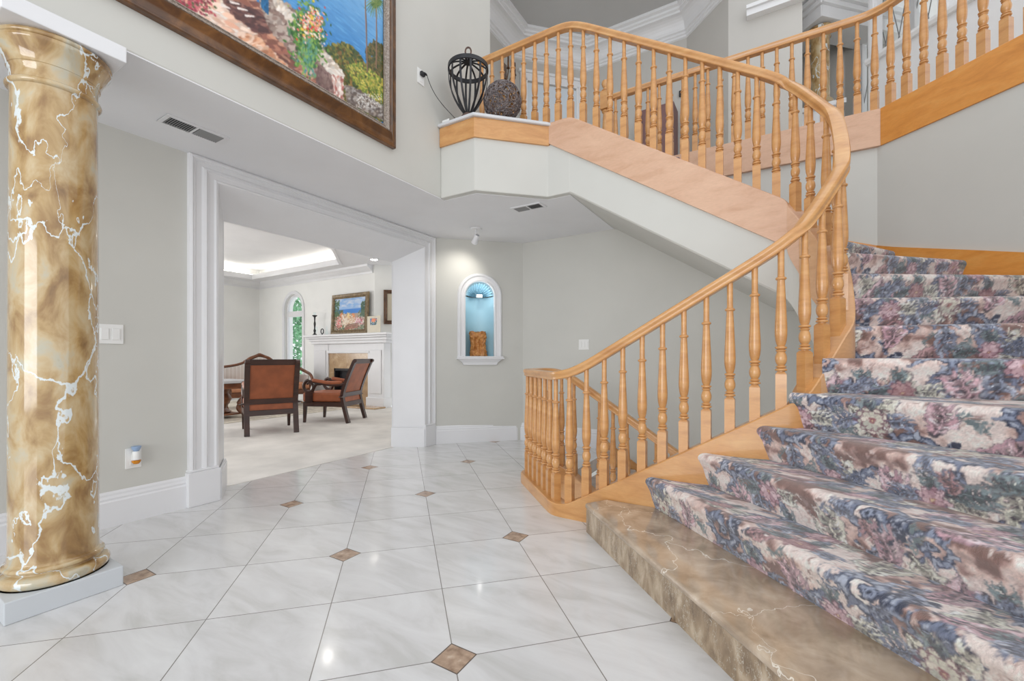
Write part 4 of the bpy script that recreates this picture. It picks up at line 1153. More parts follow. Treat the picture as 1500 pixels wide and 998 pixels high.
# ================================================================ GALLERY RAILING
gal = thing('gallery_railing', 'upper gallery railing with maple balusters above the back wall', 'railing', (-.3,YR,2.76))
gp = [(-1.62,YR+.02),(.713,YR+.02),(1.62,YR+.02-.907),(2.75,YR+.02-2.04)]
def round_path(pts, r, k=8):
    out = [pts[0]]
    for i in range(1, len(pts)-1):
        a, b, c = (Vector((*p,0)) for p in pts[i-1:i+2]); d1 = (a-b).normalized(); d2 = (c-b).normalized()
        p1, p2 = b+d1*r, b+d2*r
        for j in range(k+1):
            t = j/k; q_ = p1*(1-t)**2+b*2*t*(1-t)+p2*t*t; out.append((q_.x,q_.y))
    out.append(pts[-1]); return out
for i, (a, b) in enumerate(((gp[0],gp[1]),(gp[1],gp[3]))):
    m = MB()
    if i == 0: poly = [(-1.95,YR-.035),(.713+.0145,YR-.035),(.713+.045,YR+.09),(-1.95,YR+.09)]
    else: poly = [(.713-.0145+.029,YR-.035),(2.70,YR-.035-1.973),(2.80,YR-.035-1.90),(.713+.045,YR+.09)]
    m.prism(poly, 2.755, Z2); o = m.build('fascia_board', MT['maple_pale'] if i == 0 else MT['maple_orange'], gal, bevel=.003)
    o['label'] = 'pale maple fascia board' if i == 0 else 'orange maple fascia board'
gpath, GT = resample([(*p,0) for p in round_path(gp, .16)], .04)
rail_mesh([(p[0],p[1],Z2+.845) for p in gpath]).build('handrail', MT['maple'], gal, smooth=38)
gpath, GT = resample([(*p,0) for p in round_path(gp, .03)], .04)
s = .115
GS = np.arange(len(gpath))*GT/(len(gpath)-1); GA = np.array([p[:2] for p in gpath])
while s < GT-.02:
    x, y = np.interp(s, GS, GA[:,0]), np.interp(s, GS, GA[:,1]); x2, y2 = np.interp(s+.02, GS, GA[:,0]), np.interp(s+.02, GS, GA[:,1])
    put_baluster(gal, (x,y,Z2), math.atan2(y2-y, x2-x)); s += .116
m = MB(); nx_, ny_ = gp[0]
m.box(nx_-.045,nx_+.045,ny_-.045,ny_+.045,Z2,Z2+.24); 
m.lathe([(.03,Z2+.24),(.04,Z2+.26),(.03,Z2+.28),(.036,Z2+.34),(.04,Z2+.42),(.030,Z2+.60),(.026,Z2+.66),(.042,Z2+.68),(.03,Z2+.70)], (nx_,ny_,0), 24)
m.box(nx_-.048,nx_+.048,ny_-.048,ny_+.048,Z2+.70,Z2+.90)
m.lathe([(.03,Z2+.90),(.045,Z2+.915),(.028,Z2+.93),(.02,Z2+.94),(.036,Z2+.965),(.043,Z2+.99),(.036,Z2+1.02),(.012,Z2+1.037)], (nx_,ny_,0), 24)
m.build('newel_post', MT['maple'], gal, smooth=35, bevel=.004)
# ================================================================ LIVING ROOM
YF, XL = 6.20, -11.4                       # fireplace wall, far left wall
wx0, wx1 = on_y(417,500,YF)[0], on_y(443.5,500,YF)[0]
wc, wr = (wx0+wx1)/2, (wx1-wx0)/2
WZ0, WZ1 = .55, on_y(432,431,YF)[2]-wr
xE = on_y(549,450,YF)[0]                   # where the wall turns
m = MB()
def wq(*p): m.poly(p)
def wall_arch(y):
    wq((XL,y,0),(wc-wr,y,0),(wc-wr,y,3.3),(XL,y,3.3)); wq((wc+wr,y,0),(xE,y,0),(xE,y,3.3),(wc+wr,y,3.3)); wq((wc-wr,y,0),(wc+wr,y,0),(wc+wr,y,WZ0),(wc-wr,y,WZ0))
    for a, b in zip(ARC[:-1], ARC[1:]):
        wq((wc+wr*math.cos(a),y,WZ1+wr*math.sin(a)),(wc+wr*math.cos(b),y,WZ1+wr*math.sin(b)),(wc+wr*math.cos(b),y,3.3),(wc+wr*math.cos(a),y,3.3))
wall_arch(YF); wall_arch(YF+.22)
ring_ = [(wc-wr,WZ0)]+[(wc+wr*math.cos(a),WZ1+wr*math.sin(a)) for a in ARC]+[(wc+wr,WZ0)]
for (a, b) in zip(ring_, ring_[1:]+ring_[:1]): wq((a[0],YF,a[1]),(b[0],YF,b[1]),(b[0],YF+.22,b[1]),(a[0],YF+.22,a[1]))
wq((xE,YF,0),(xE+2.6,YF+2.6,0),(xE+2.6,YF+2.6,3.3),(xE,YF,3.3)); wq((xE+2.6,YF+2.6,0),(xE+2.6,YF+2.6,3.3),(XD-.2,YF+2.6,3.3),(XD-.2,YF+2.6,0))
wq((XL,YF+.22,3.3),(xE,YF+.22,3.3),(xE,YF,3.3),(XL,YF,3.3))
struct(m.build('wall_living_back', MT['livingwall'], fix=True), 'cream living room wall with arched window and fireplace')
m = MB(); m.box(XL-.15,XL,-3,YF+.22,0,3.3); struct(m.build('wall_living_left', MT['livingwall']), 'cream far wall of the living room behind the settee')
# ceiling with a lit tray
CL = 2.92
tray = [(XL+.40,-3),(-6.61,-3),(-6.61,4.85),(-7.65,5.80),(XL+.40,5.80)]
m = MB()
m.prism([(-6.61,-3),(-3.73,-3),(-3.73,YF+2.5),(xE+2.5,YF+2.5),(xE-.2,YF),(-6.61,YF)], CL, CL+.1); m.prism([(-6.61,4.85),(-6.61,YF),(-7.65,YF),(-7.65,5.80)], CL, CL+.1)
m.prism([(XL,5.80),(-7.65,5.80),(-7.65,YF),(XL,YF)], CL, CL+.1); m.prism([(XL,-3),(XL+.40,-3),(XL+.40,5.80),(XL,5.80)], CL, CL+.1)
struct(m.build('ceiling_living', MT['ceil']), 'flat border of the living room ceiling')
m = MB(); m.prism([(XL-.1,-3),(-5.9,-3),(-5.9,YF),(XL-.1,YF)], 3.24, 3.34); struct(m.build('ceiling_tray', MT['ceil']), 'raised tray of the living room ceiling')
m = MB(); m.sweep([(-6.61,-3,CL),(-6.61,4.85,CL),(-7.65,5.80,CL),(XL+.40,5.80,CL),(XL+.40,-3,CL)], [(-.03,-.01),(.03,-.01),(.05,.03),(.05,.07),(.02,.075),(.02,.11),(-.03,.11)]); struct(m.build('trim_4', MT['white']), 'white moulding around the lit ceiling tray')
m = MB(); m.sweep([(xE-.05,YF,2.75),(XL,YF,2.75),(XL,-3,2.75)], [(0,0),(0,-.0),(-.02,0),(-.03,.04),(-.09,.08),(-.15,.13),(-.16,.17),(0,.17)]); struct(m.build('trim_5', MT['white']), 'white crown moulding at the top of the living room walls')
m = MB(); m.sweep([(-6.45,-2.5,CL+.14),(-6.45,4.95,CL+.14),(-7.55,5.97,CL+.14),(XL+.24,5.97,CL+.14),(XL+.24,-2.5,CL+.14)], [(-.012,-.01),(.012,-.01),(.012,.01),(-.012,.01)])
tag(m.build('cove_light', mat_emit('warm_cove',(255,250,238),6)), 'glowing cove light strip around the living room ceiling tray', 'light strip')
c = Vector(on_z(548,380,CL)); t = thing('recessed_light', 'round recessed ceiling light seen above the fireplace', 'ceiling light', (c.x,c.y,CL-.012))
m = MB(); m.lathe([(.095,CL-.006),(.095,CL),(.07,CL),(.07,CL-.010),(.09,CL-.010)], (c.x,c.y,0), 28, cap=False); m.build('trim_ring', MT['white'], t, smooth=40)
m = MB(); m.lathe([(.001,CL-.004),(.070,CL-.004)], (c.x,c.y,0), 28, cap=False); m.build('lamp', mat_emit('can_lamp',(255,250,240),18), t)
# window
win = thing('window_1', 'narrow arched window with green trees outside', 'window', (wc,YF+.16,WZ0)); win['kind'] = 'structure'
def arch_strip(r0, r1, y0, y1, z0):
    m = MB(); a_ = [(wc-r1,z0)]+[(wc+r1*math.cos(a),WZ1+r1*math.sin(a)) for a in ARC]+[(wc+r1,z0)]; b_ = [(wc-r0,z0)]+[(wc+r0*math.cos(a),WZ1+r0*math.sin(a)) for a in ARC]+[(wc+r0,z0)]
    rows = [[(p[0],y0,p[1]) for p in a_],[(p[0],y0,p[1]) for p in b_],[(p[0],y1,p[1]) for p in b_],[(p[0],y1,p[1]) for p in a_]]
    m.grid(rows, close_u=True); return m
arch_strip(wr, wr+.075, YF-.022, YF+.004, WZ0-.1).build('casing', MT['white'], win)
m = arch_strip(wr-.055, wr-.002, YF+.05, YF+.10, WZ0); m.box(wc-wr+.05,wc+wr-.05,YF+.05,YF+.10,on_y(432,462,YF)[2]-.03,on_y(432,455,YF)[2]-.01); m.box(wc-wr,wc+wr,YF+.05,YF+.10,WZ0,WZ0+.05)
m.build('sash', MT['white'], win)
m = MB(); m.poly([(wc-wr+.05,YF+.075,WZ0+.04)]+[(wc+(wr-.05)*math.cos(a),YF+.075,WZ1+(wr-.05)*math.sin(a)) for a in ARC]+[(wc+wr-.05,YF+.075,WZ0+.04)]); m.build('pane', MT['glass'], win)
m = MB(); m.box(wc-wr-.1,wc+wr+.1,YF-.06,YF+.12,WZ0-.04,WZ0); m.build('sill', MT['white'], win, bevel=.008)
# tree outside
tr = thing('tree', 'leafy green tree outside the arched living room window', 'tree', (-14.2,9.9,-.4))
m = MB(); m.tube([(-14.2,9.9,-.4),(-14.15,9.95,1.2),(-14.3,9.8,2.6),(-14.2,10,4)], [.16,.13,.10,.05], 10); m.build('trunk', MT['bark'], tr, smooth=60)
m = MB(); pr_ = random.Random(4)
for i in range(4200):
    th, ph = pr_.uniform(0,2*PI), math.acos(pr_.uniform(-1,1)); rr = 2.0*(pr_.random()**.45)
    c = Vector((-14.2+rr*math.sin(ph)*math.cos(th)*1.1, 9.9+rr*math.sin(ph)*math.sin(th)*.9, 2.15+rr*math.cos(ph)*1.1))
    a = Vector((pr_.gauss(0,1),pr_.gauss(0,1),pr_.gauss(0,1))).normalized(); b = a.orthogonal().normalized(); l = pr_.uniform(.07,.13)
    m.add([c-a*l, c+b*l*.42, c+a*l, c-b*l*.42], [(0,1,2,3)])
m.build('foliage', MT['leaf'], tr, fix=False)

# ---- fireplace
FX = lambda px, y=6.0: on_y(px, 520, y)[0]
FZ = lambda px, py, y=6.0: on_y(px, py, y)[2]
fp_ = thing('fireplace', 'white fireplace with moulded mantel and tan stone surround', 'fireplace', (FX(508),6.1,0))
xa, xb = FX(447,5.92), FX(570,5.92); mz = FZ(500,489.5,5.92)
m = MB()
for (z0,z1,yf,ov) in ((mz-.045,mz,5.86,0),(mz-.085,mz-.045,5.90,.05),(mz-.14,mz-.085,5.945,.09),(mz-.20,mz-.14,5.97,.13)):
    m.box(xa+ov,xb-ov,yf,YF,z0,z1)
m.build('mantel_shelf', MT['white'], fp_, bevel=.008)
xi0, xi1 = FX(480,6.02), FX(538,6.02); xo0, xo1 = FX(459,6.02), FX(562,6.02); zi = FZ(508,517,6.02)
m = MB(); m.box(xo0+.05,xo1-.05,6.04,YF,zi,mz-.2); m.box(xi0-.05,xi1+.05,6.02,6.06,zi-.01,zi+.04); m.build('header', MT['white'], fp_, bevel=.006)
for (x0,x1) in ((xo0,xi0),(xi1,xo1)):
    m = MB(); m.box(x0,x1,6.03,YF,.0,mz-.2); m.box(x0-.02,x1+.02,6.0,YF,0,.2); m.box(x0+.07,x1-.07,6.012,6.05,.28,mz-.34); m.build('pilaster', MT['white'], fp_, bevel=.006)
fx0, fx1, fz_ = FX(489,6.06), FX(529,6.06), FZ(508,540,6.06)
m = MB(); m.box(xi0,xi1,6.06,YF,fz_,zi); m.box(xi0,fx0,6.06,YF,0,fz_); m.box(fx1,xi1,6.06,YF,0,fz_); m.build('stone_surround', MT['tanstone'], fp_)
m = MB(); m.box(fx0,fx1,YF-.015,YF-.004,.03,fz_); m.box(fx0,fx0+.03,6.07,YF,.03,fz_); m.box(fx1-.03,fx1,6.07,YF,.03,fz_); m.box(fx0,fx1,6.07,YF,fz_-.05,fz_); m.build('firebox', MT['black'], fp_)
m = MB(); 
for i in range(3): m.lathe([(.04,-.3),(.045,.0),(.04,.3)], ((fx0+fx1)/2+.03*i,6.12,.12+.07*i), 10, axis='x')
m.build('logs', MT['bark'], fp_, smooth=50)
m = MB(); m.prism([(xo0-.05,6.03),(xo0-.05,5.75),((xo0+xo1)/2,5.62),(xo1+.05,5.75),(xo1+.05,6.03)], .004, .035); o = m.build('hearth', MT['tanstone'], fp_, bevel=.01); 
# ---- things on the mantel
MY = 6.02
cx_ = FX(461,MY); ch = FZ(461,462,MY)-mz
t = thing('candlestick', 'tall dark turned candlestick on the white mantel', 'candlestick', (cx_,MY,mz))
m = MB(); k_ = ch/.42
m.lathe([(.055,mz),(.058,mz+.01),(.03,mz+.025),(.018,mz+.06*k_),(.028,mz+.10*k_),(.014,mz+.14*k_),(.018,mz+.2*k_),(.024,mz+.24*k_),(.013,mz+.30*k_),(.018,mz+.38*k_),(.05,mz+.405*k_),(.052,mz+ch)], (cx_,MY,0), 20)
m.build('stem', MT['black'], t, smooth=45)
m = MB(); m.lathe([(.028,mz+ch),(.03,mz+ch+.03),(.03,mz+ch+.06),(.027,mz+ch+.06),(.027,mz+ch+.004)], (cx_,MY,0), 16); m.build('glass_cup', MT['glass'], t, smooth=50)
cx_ = FX(472,MY); m = MB(); m.tube([(cx_+.045*math.cos(a),MY,mz+.085+.055*math.sin(a)) for a in np.linspace(0,2*PI,25)[:-1]], .010, 8, closed=True); m.lathe([(.03,mz),(.03,mz+.008),(.008,mz+.02),(.006,mz+.035)], (cx_,MY,0), 14)
tag(m.build('ring_ornament', MT['black'], smooth=50), 'small dark ring ornament beside the candlestick on the mantel', 'ornament')
cx_ = FX(466.5,MY); m = MB(); m.lathe([(.022,mz),(.022,mz+.01),(.006,mz+.03),(.006,mz+.06),(.035,mz+.09),(.042,mz+.14),(.034,mz+.19)], (cx_,MY-.06,0), 18, cap=False); tag(m.build('glass_goblet', MT['glass'], smooth=50), 'clear glass goblet on the mantel between candlestick and ring', 'glass')
cx_ = FX(478.5,MY); m = MB(); m.lathe([(.035,mz),(.035,mz+.01),(.030,mz+.06),(.016,mz+.15),(.004,mz+.20)], (cx_,MY,0), 18); tag(m.build('glass_cone', MT['glass'], smooth=50), 'clear glass cone ornament left of the mantel painting', 'ornament')

def small_painting(name, label, c0, ex, ez, nrm, w, h, fw, frame_mat, painter, px=.008):
    """c0 lower left corner of the frame on the wall"""
    t = thing(name, label, 'picture', tuple(c0)); c0, ex, ez, nrm = Vector(c0), Vector(ex), Vector(ez), Vector(nrm)
    prof = [(0,0),(0,.03),(.2*fw,.04),(.5*fw,.034),(.75*fw,.045),(.9*fw,.03),(fw,.026),(fw,.012)]
    rows = []
    for (i, d) in prof: rows.append([c0+ex*a+ez*b+nrm*d for a, b in ((i,i),(w-i,i),(w-i,h-i),(i,h-i))])
    m = MB(); m.grid(rows, close_v=True); m.build('frame', frame_mat, t, smooth=30)
    cw, chh = w-2*fw+.01, h-2*fw+.01; cv = Canvas(cw, chh, px); painter(cv, cw, chh)
    na, nb = max(12,int(cw/px)), max(12,int(chh/px)); X, Y = np.meshgrid(np.linspace(0,cw,na), np.linspace(0,chh,nb))
    m = MB(); o0 = c0+(ex+ez)*(fw-.005)+nrm*.014
    m.grid([[o0+ex*X[i,j]+ez*Y[i,j] for j in range(na)] for i in range(nb)]); o = m.build('canvas', MT['paint'], t, fix=False); paint_attr(o.data, cv.sample(X,Y).reshape(-1,3))
    return t
def garden(cv, w, h):
    r = random.Random(8)
    for i in range(cv.h):
        t = i/cv.h; cv.a[i] = (60,130,210) if .52 < t < .66 else ((150,184,226) if t >= .66 else (170,150,130))
    for _ in range(120): cv.dab(r.random()*w, h*r.uniform(.7,1), .02, r.choice([(214,220,234),(130,176,228),(190,206,232)]), .5, 0, 3)
    for _ in range(700):
        x = r.random()*w; t = r.random()
        if .3*w < x < .78*w and t > .5: continue
        cv.dab(x, h*t*.62, .012, r.choice([(70,96,58),(52,78,54),(104,124,78),(124,96,84),(90,110,90)]), .9, r.uniform(0,3), 1.6)
    for _ in range(160): cv.dab(w*r.uniform(.0,.16), h*r.uniform(.4,.95), .014, r.choice([(62,92,60),(84,112,72)]), .9); cv.dab(w*r.uniform(.86,1), h*r.uniform(.4,.85), .014, r.choice([(62,92,60),(50,80,66)]), .9)
    for _ in range(420): cv.dab(w*r.gauss(.5,.16), h*r.gauss(.27,.08), .013, r.choice([(226,210,190),(236,224,206),(206,178,150),(196,150,116)]), .9, 0, 2)
    for (a, b, c_) in ((.24,.50,(216,140,92)),(.62,.44,(222,136,84)),(.46,.46,(236,210,150)),(.30,.40,(240,226,214))):
        for _ in range(22): cv.dab(w*r.gauss(a,.025), h*r.gauss(b,.045), .013, c_, .95)
    for _ in range(150): cv.dab(w*r.gauss(.15,.06), h*r.gauss(.25,.09), .010, r.choice([(206,86,84),(226,140,140),(240,210,206)]), .95); cv.dab(w*r.gauss(.82,.07), h*r.gauss(.26,.06), .010, r.choice([(236,220,226),(190,84,100)]), .95)
    for k in range(4): cv.stroke([(w*(.36+.03*k),h*(.03+.045*k)),(w*(.78+.01*k),h*(.08+.04*k))], .012, .010, (160-10*k,96,78))
p00 = on_y(485,488.5,6.10); p10 = on_y(538.5,488,6.10); pt = on_y(538,427,6.10)
small_painting('framed_painting', 'gold framed garden and sea painting standing on the mantel', (p00[0],6.11,mz+.002), (1,0,0), (0,.05,1), (0,-1,0), p10[0]-p00[0], pt[2]-mz, .095, MT['goldframe'], garden)
def villa(cv, w, h):
    cv.a[:] = (70,120,170); r = random.Random(2)
    for _ in range(60): cv.dab(w*r.random(), h*r.random()*.5, .012, r.choice([(40,70,90),(60,100,80),(226,220,206)]), .9)
    for _ in range(60): cv.dab(w*r.gauss(.5,.16), h*r.gauss(.72,.1), .014, (232,130,84), .9)
t = thing('photo_card', 'white mounted photo card leaning beside the mantel painting', 'photo', (FX(546,5.98),5.98,mz))
x0, x1 = FX(537,5.97), FX(556,5.97); z0, z1 = FZ(546,480,5.97), FZ(546,463,5.97)
m = MB(); m.box(x0,x1,5.985,5.995,mz,z1+.0); m.build('mount', MT['cream'], t)
cw, chh = (x1-x0)*.52, (z1-z0)*.58; cv = Canvas(cw, chh, .008); villa(cv, cw, chh); na = nb = 26
X, Y = np.meshgrid(np.linspace(0,cw,na), np.linspace(0,chh,nb)); m = MB(); m.grid([[(x0+(x1-x0)*.24+X[i,j],5.983,z0+(z1-z0)*.22+Y[i,j]) for j in range(na)] for i in range(nb)])
o = m.build('photo', MT['paint'], t, fix=False); paint_attr(o.data, cv.sample(X,Y).reshape(-1,3))
def pale(cv, w, h):
    cv.a[:] = (206,196,176); r = random.Random(3)
    for _ in range(90): cv.dab(w*r.gauss(.6,.2), h*r.gauss(.5,.25), .02, r.choice([(150,146,160),(176,168,170),(226,218,200)]), .7)
# picture on the angled wall right of the fireplace
a, b, c3 = ray(562,450); tt_ = (YF-xE)/(b-a); q0 = Vector((a*tt_, b*tt_, 0)); zlo = H+ray(562,475)[2]*tt_; zhi = H+ray(562,425)[2]*tt_
small_painting('framed_painting', 'dark framed pale picture partly hidden by the doorway casing', (q0.x+.006,q0.y-.006,zlo), (.70711,.70711,0), (0,0,1), (.70711,-.70711,0), .62, zhi-zlo, .075, MT['bronze'], pale, .012)

# ---- rug
m = MB(); m.box(-10.5,-7.15,1.0,5.56,.004,.014); rg = tag(m.build('rug', MT['rug'], bevel=.004), 'large faded cream rug under the settee and table', 'rug')
m = MB()
for ins, wd in ((.14,.035),(.26,.02),(.40,.05)):
    x0,x1,y0,y1 = -10.5+ins,-7.15-ins,1.0+ins,5.56-ins
    for (a,b,c_,d) in ((x0,x1,y0,y0+wd),(x0,x1,y1-wd,y1),(x0,x0+wd,y0,y1),(x1-wd,x1,y0,y1)): m.box(a,b,c_,d,.0142,.0152)
m.build('border', MT['rugline'], rg)

# ---- armchairs: local frame, front = -y, width along x
def curve3(pts, n=24):
    """Catmull-Rom"""
    P_ = [Vector(p) for p in pts]; P_ = [P_[0]*2-P_[1]]+P_+[P_[-1]*2-P_[-2]]; out = []
    for i in range(1, len(P_)-2):
        for k in range(n):
            t = k/n; a, b, c, d = P_[i-1:i+3]
            out.append(.5*((2*b)+(c-a)*t+(2*a-5*b+4*c-d)*t*t+(3*b-a-3*c+d)*t**3))
    out.append(P_[-2]); return out
def armchair(loc, rz, label):
    t = thing('armchair', label, 'armchair', loc, rz, 'leather armchairs in the living room'); W = .285
    rect = [(-.031,-.024),(.031,-.024),(.031,.024),(-.031,.024)]
    back = [(0,.40,0),(0,.355,.16),(0,.315,.33),(0,.305,.42),(0,.335,.55),(0,.40,.72),(0,.465,.87),(0,.505,.955)]
    for s in (-1,1):
        m = MB(); m.sweep([(s*W,p.y,p.z) for p in curve3(back,6)], rect, lat=(1,0,0)); m.lathe([(.030,-.026),(.030,.026)], (s*W,.515,.955), 14, axis='x'); m.build('back_post', MT['darkwood'], t, local=True, smooth=40)
        m = MB(); m.taper((s*W,-.315,0),.017,.017,(s*W,-.30,.30),.026,.026); m.build('leg', MT['darkwood'], t, local=True, bevel=.004)
        m = MB(); m.box(s*W-.024,s*W+.024,-.325,.315,.25,.32); m.build('side_rail', MT['darkwood'], t, local=True, bevel=.005)
        # scrolled arm: wooden ring with a short stump, padded leather bar
        ar = []
        for i in range(34):
            q_ = i/33; a = math.radians(100+395*q_); r = .100*(1-.50*q_); ar.append((s*(W+.005), -.235+r*math.cos(a)*1.0, .555+r*math.sin(a)*1.0))
        m = MB(); m.tube(ar, [.026*(1-.35*i/33) for i in range(34)], 10)
        m.tube(curve3([(s*W,-.20,.30),(s*W,-.21,.42),(s*W,-.18,.50),(s*W,-.13,.585),(s*W,-.05,.600)],6), .024, 10); m.box(s*W-.030,s*W+.030,-.285,-.165,.32,.47)
        m.tube(curve3([(s*(W+.005),-.235,.642),(s*W,-.12,.622),(s*W,.05,.590),(s*W,.20,.585),(s*W,.335,.60)],6), .023, 10); arm_ = m.build('arm', MT['darkwood'], t, local=True, smooth=45)
        m = MB(); m.tube(curve3([(s*W,-.19,.655),(s*W,-.06,.634),(s*W,.10,.615),(s*W,.30,.620)],6), [.014]+[.030]*17+[.016], 12); m.build('arm_pad', MT['leather'], arm_, local=True, smooth=60)
    m = MB(); m.box(-W,W,-.33,-.28,.25,.32); m.build('front_rail', MT['darkwood'], t, local=True, bevel=.005)
    def backpt(z):
        ys = [p.y for p in curve3(back,6)]; zs = [p.z for p in curve3(back,6)]; return float(np.interp(z, zs, ys))
    for (z0,z1,nm) in ((.25,.32,'back_rail'),(.395,.465,'back_rail'),(.91,.985,'top_rail')):
        m = MB(); rows = []
        for x in (-W+.02,W-.02): rows.append([(x,backpt(z0)-.02,z0),(x,backpt(z0)+.022,z0),(x,backpt(z1)+.022,z1),(x,backpt(z1)-.02,z1)])
        m.grid(rows, close_v=True); m.f += [(0,1,2,3),(7,6,5,4)]; m.build(nm, MT['darkwood'], t, local=True, bevel=.004)
    for (z0,z1,nm,bul) in ((.46,.915,'back_cushion',.03),(.315,.40,'lower_back_strip',.006)):
        m = MB(); front, rear = [], []
        for i in range(9):
            z = z0+(z1-z0)*i/8; fr, rr = [], []
            for j in range(9):
                u_ = -1+2*j/8; b_ = bul*(1-u_**4)*(1-abs(-1+2*i/8)**4); x = u_*(W-.015)
                fr.append((x,backpt(z)-.014-b_,z)); rr.append((x,backpt(z)+.010+.3*b_,z))
            front.append(fr); rear.append(rr)
        m.grid(front); m.grid(rear)
        for k in (0,8): m.grid([front[k],rear[k]]); m.grid([[r[k] for r in front],[r[k] for r in rear]])
        m.build(nm, MT['leather'], t, local=True, smooth=50)
    m = MB(); m.box(-W-.018,W+.018,-.345,.30,.318,.465); o = m.build('seat_cushion', MT['leather'], t, local=True, bevel=.035, seg=4)
    return t
def pf(x, y): p = on_z(x, y, 0); return Vector((p[0],p[1],0))
def place_chair(rl, rr, fl, label, fr=None):
    """rear-left, rear-right (as seen from behind) and one front foot"""
    ex = (rr-rl); rz = math.atan2(ex.y, ex.x); mid = (rl+rr)/2
    f = Vector((math.sin(rz), -math.cos(rz), 0))    # local -y
    c = mid+f*.40
    return armchair((c.x,c.y,.004), rz, label)
place_chair(pf(434,634), pf(362,640.5), None, 'brown leather armchair seen from behind, nearest the doorway')
place_chair(pf(536,612.5), pf(509,621), None, 'brown leather armchair seen from the side, in front of the fireplace')

# ---- settee at the far left
sx, sy = on_z(389,600,0)[0], on_z(389,600,0)[1]
dv = Vector((0,0,0))-Vector((-9.9,5.0,0)); rz = math.atan2(dv.y,dv.x)+PI/2+.25
so = thing('settee', 'striped cream settee with carved wooden crest by the window', 'sofa', (-8.97,4.96,.034), rz); so.scale = (.84,1,1)
m = MB(); m.box(-.95,.95,-.36,.30,.20,.30); m.build('seat_rail', MT['carvedwood'], so, local=True, bevel=.02)
for x in (-.88,.88):
    for y in (-.32,.28): m = MB(); m.tube(curve3([(x,y,.22),(x*1.03,y*1.05,.14),(x,y,.05),(x*1.03,y*1.1,0)],5), [.045]*5+[.035]*5+[.028]*6, 10); m.build('leg', MT['carvedwood'], so, local=True, smooth=60)
m = MB(); m.box(-.93,.93,-.38,.22,.30,.44); m.build('seat_cushion', mat_plain('salmon_velvet',(206,146,112),.9,.06,8), so, local=True, bevel=.05, seg=4)
def crest(x): return .80+.045*math.cos(x*2.2)+.17*math.exp(-(x/.30)**2)
fr, rr = [], []
for j in range(33):
    x = -.93+1.86*j/32; fr.append([(x,.20-.02*math.cos(x),.42+(crest(x)-.46)*i/8) for i in range(9)]); rr.append([(x,.31,.30+(crest(x)-.34)*i/8) for i in range(9)])
m = MB(); m.grid(fr); m.grid(rr); m.grid([[r[-1] for r in fr],[r[-1] for r in rr]]); m.grid([fr[0],rr[0]]); m.grid([fr[-1],rr[-1]]); m.build('backrest', MT['stripe'], so, local=True, smooth=50)
m = MB(); m.tube([(x,.255,crest(x)-.01) for x in np.linspace(-.95,.95,50)], .026, 10); cr_ = m.build('crest_rail', MT['carvedwood'], so, local=True, smooth=60)
m = MB(); m.ball((0,.24,crest(0)+.005), .05, sq=(1.3,.7,.8)); m.tube([(x,.235,crest(x)+.006*math.cos(30*x)) for x in np.linspace(-.34,.34,30)], .034, 10); m.build('carved_crest', MT['carvedwood'], cr_, local=True, smooth=60)
for s in (-1,1):
    m = MB(); m.tube(curve3([(s*.93,.26,.74),(s*1.0,.0,.66),(s*1.0,-.25,.60),(s*1.0,-.34,.50),(s*.97,-.30,.40),(s*.93,-.30,.28)],6), .035, 10); m.build('arm', MT['carvedwood'], so, local=True, smooth=60)
    m = MB(); m.box(s*.95-.03,s*.95+.03,-.25,.24,.38,.60); m.build('arm_panel', MT['stripe'], so, local=True, bevel=.02)
m = MB(); m.ball((.35,.08,.60), .20, sq=(1,.42,1)); tag(m.build('cushion', MT['stripe'], smooth=60), 'cream cushion on the settee near the window', 'cushion')
o = bpy.data.objects['cushion']; o.location = Vector(so.location)+Matrix.Rotation(rz,3,'Z') @ Vector((.40,.02,.46)); o.rotation_euler = (.25,0,rz)

# ---- carved side table with pale stone top
p1 = on_z(353,612,0); cxx, cyy = -6.95, 2.35
tp = on_z(353,560,.60); cxx, cyy = tp[0]-.28, tp[1]-.22
tb = thing('side_table', 'carved brown side table with pale stone top beside the armchair', 'table', (cxx,cyy,.034))
m = MB(); m.box(-.36,.36,-.36,.36,.555,.60); o = m.build('table_top', MT['ledge'], tb, local=True, bevel=.010, seg=3)
m = MB(); m.box(-.31,.31,-.31,.31,.46,.554); m.build('apron', MT['carvedwood'], tb, local=True, bevel=.012)
for (a, b) in ((-1,-1),(1,-1),(1,1),(-1,1)):
    m = MB(); m.tube(curve3([(a*.27,b*.27,.47),(a*.31,b*.31,.38),(a*.24,b*.24,.22),(a*.22,b*.22,.12),(a*.29,b*.29,.03),(a*.31,b*.31,.0)],6), [.05]*8+[.06]*6+[.04]*10+[.035]*7, 10); m.build('leg', MT['carvedwood'], tb, local=True, smooth=60)
m = MB(); m.lathe([(.16,.05),(.19,.08),(.12,.14),(.16,.22),(.20,.30),(.15,.38),(.18,.46)], (0,0,0), 20); m.build('carved_pedestal', MT['carvedwood'], tb, local=True, smooth=50)
m = MB(); m.box(-.24,.24,-.24,.24,.03,.06); m.build('stretcher_shelf', MT['carvedwood'], tb, local=True, bevel=.01)
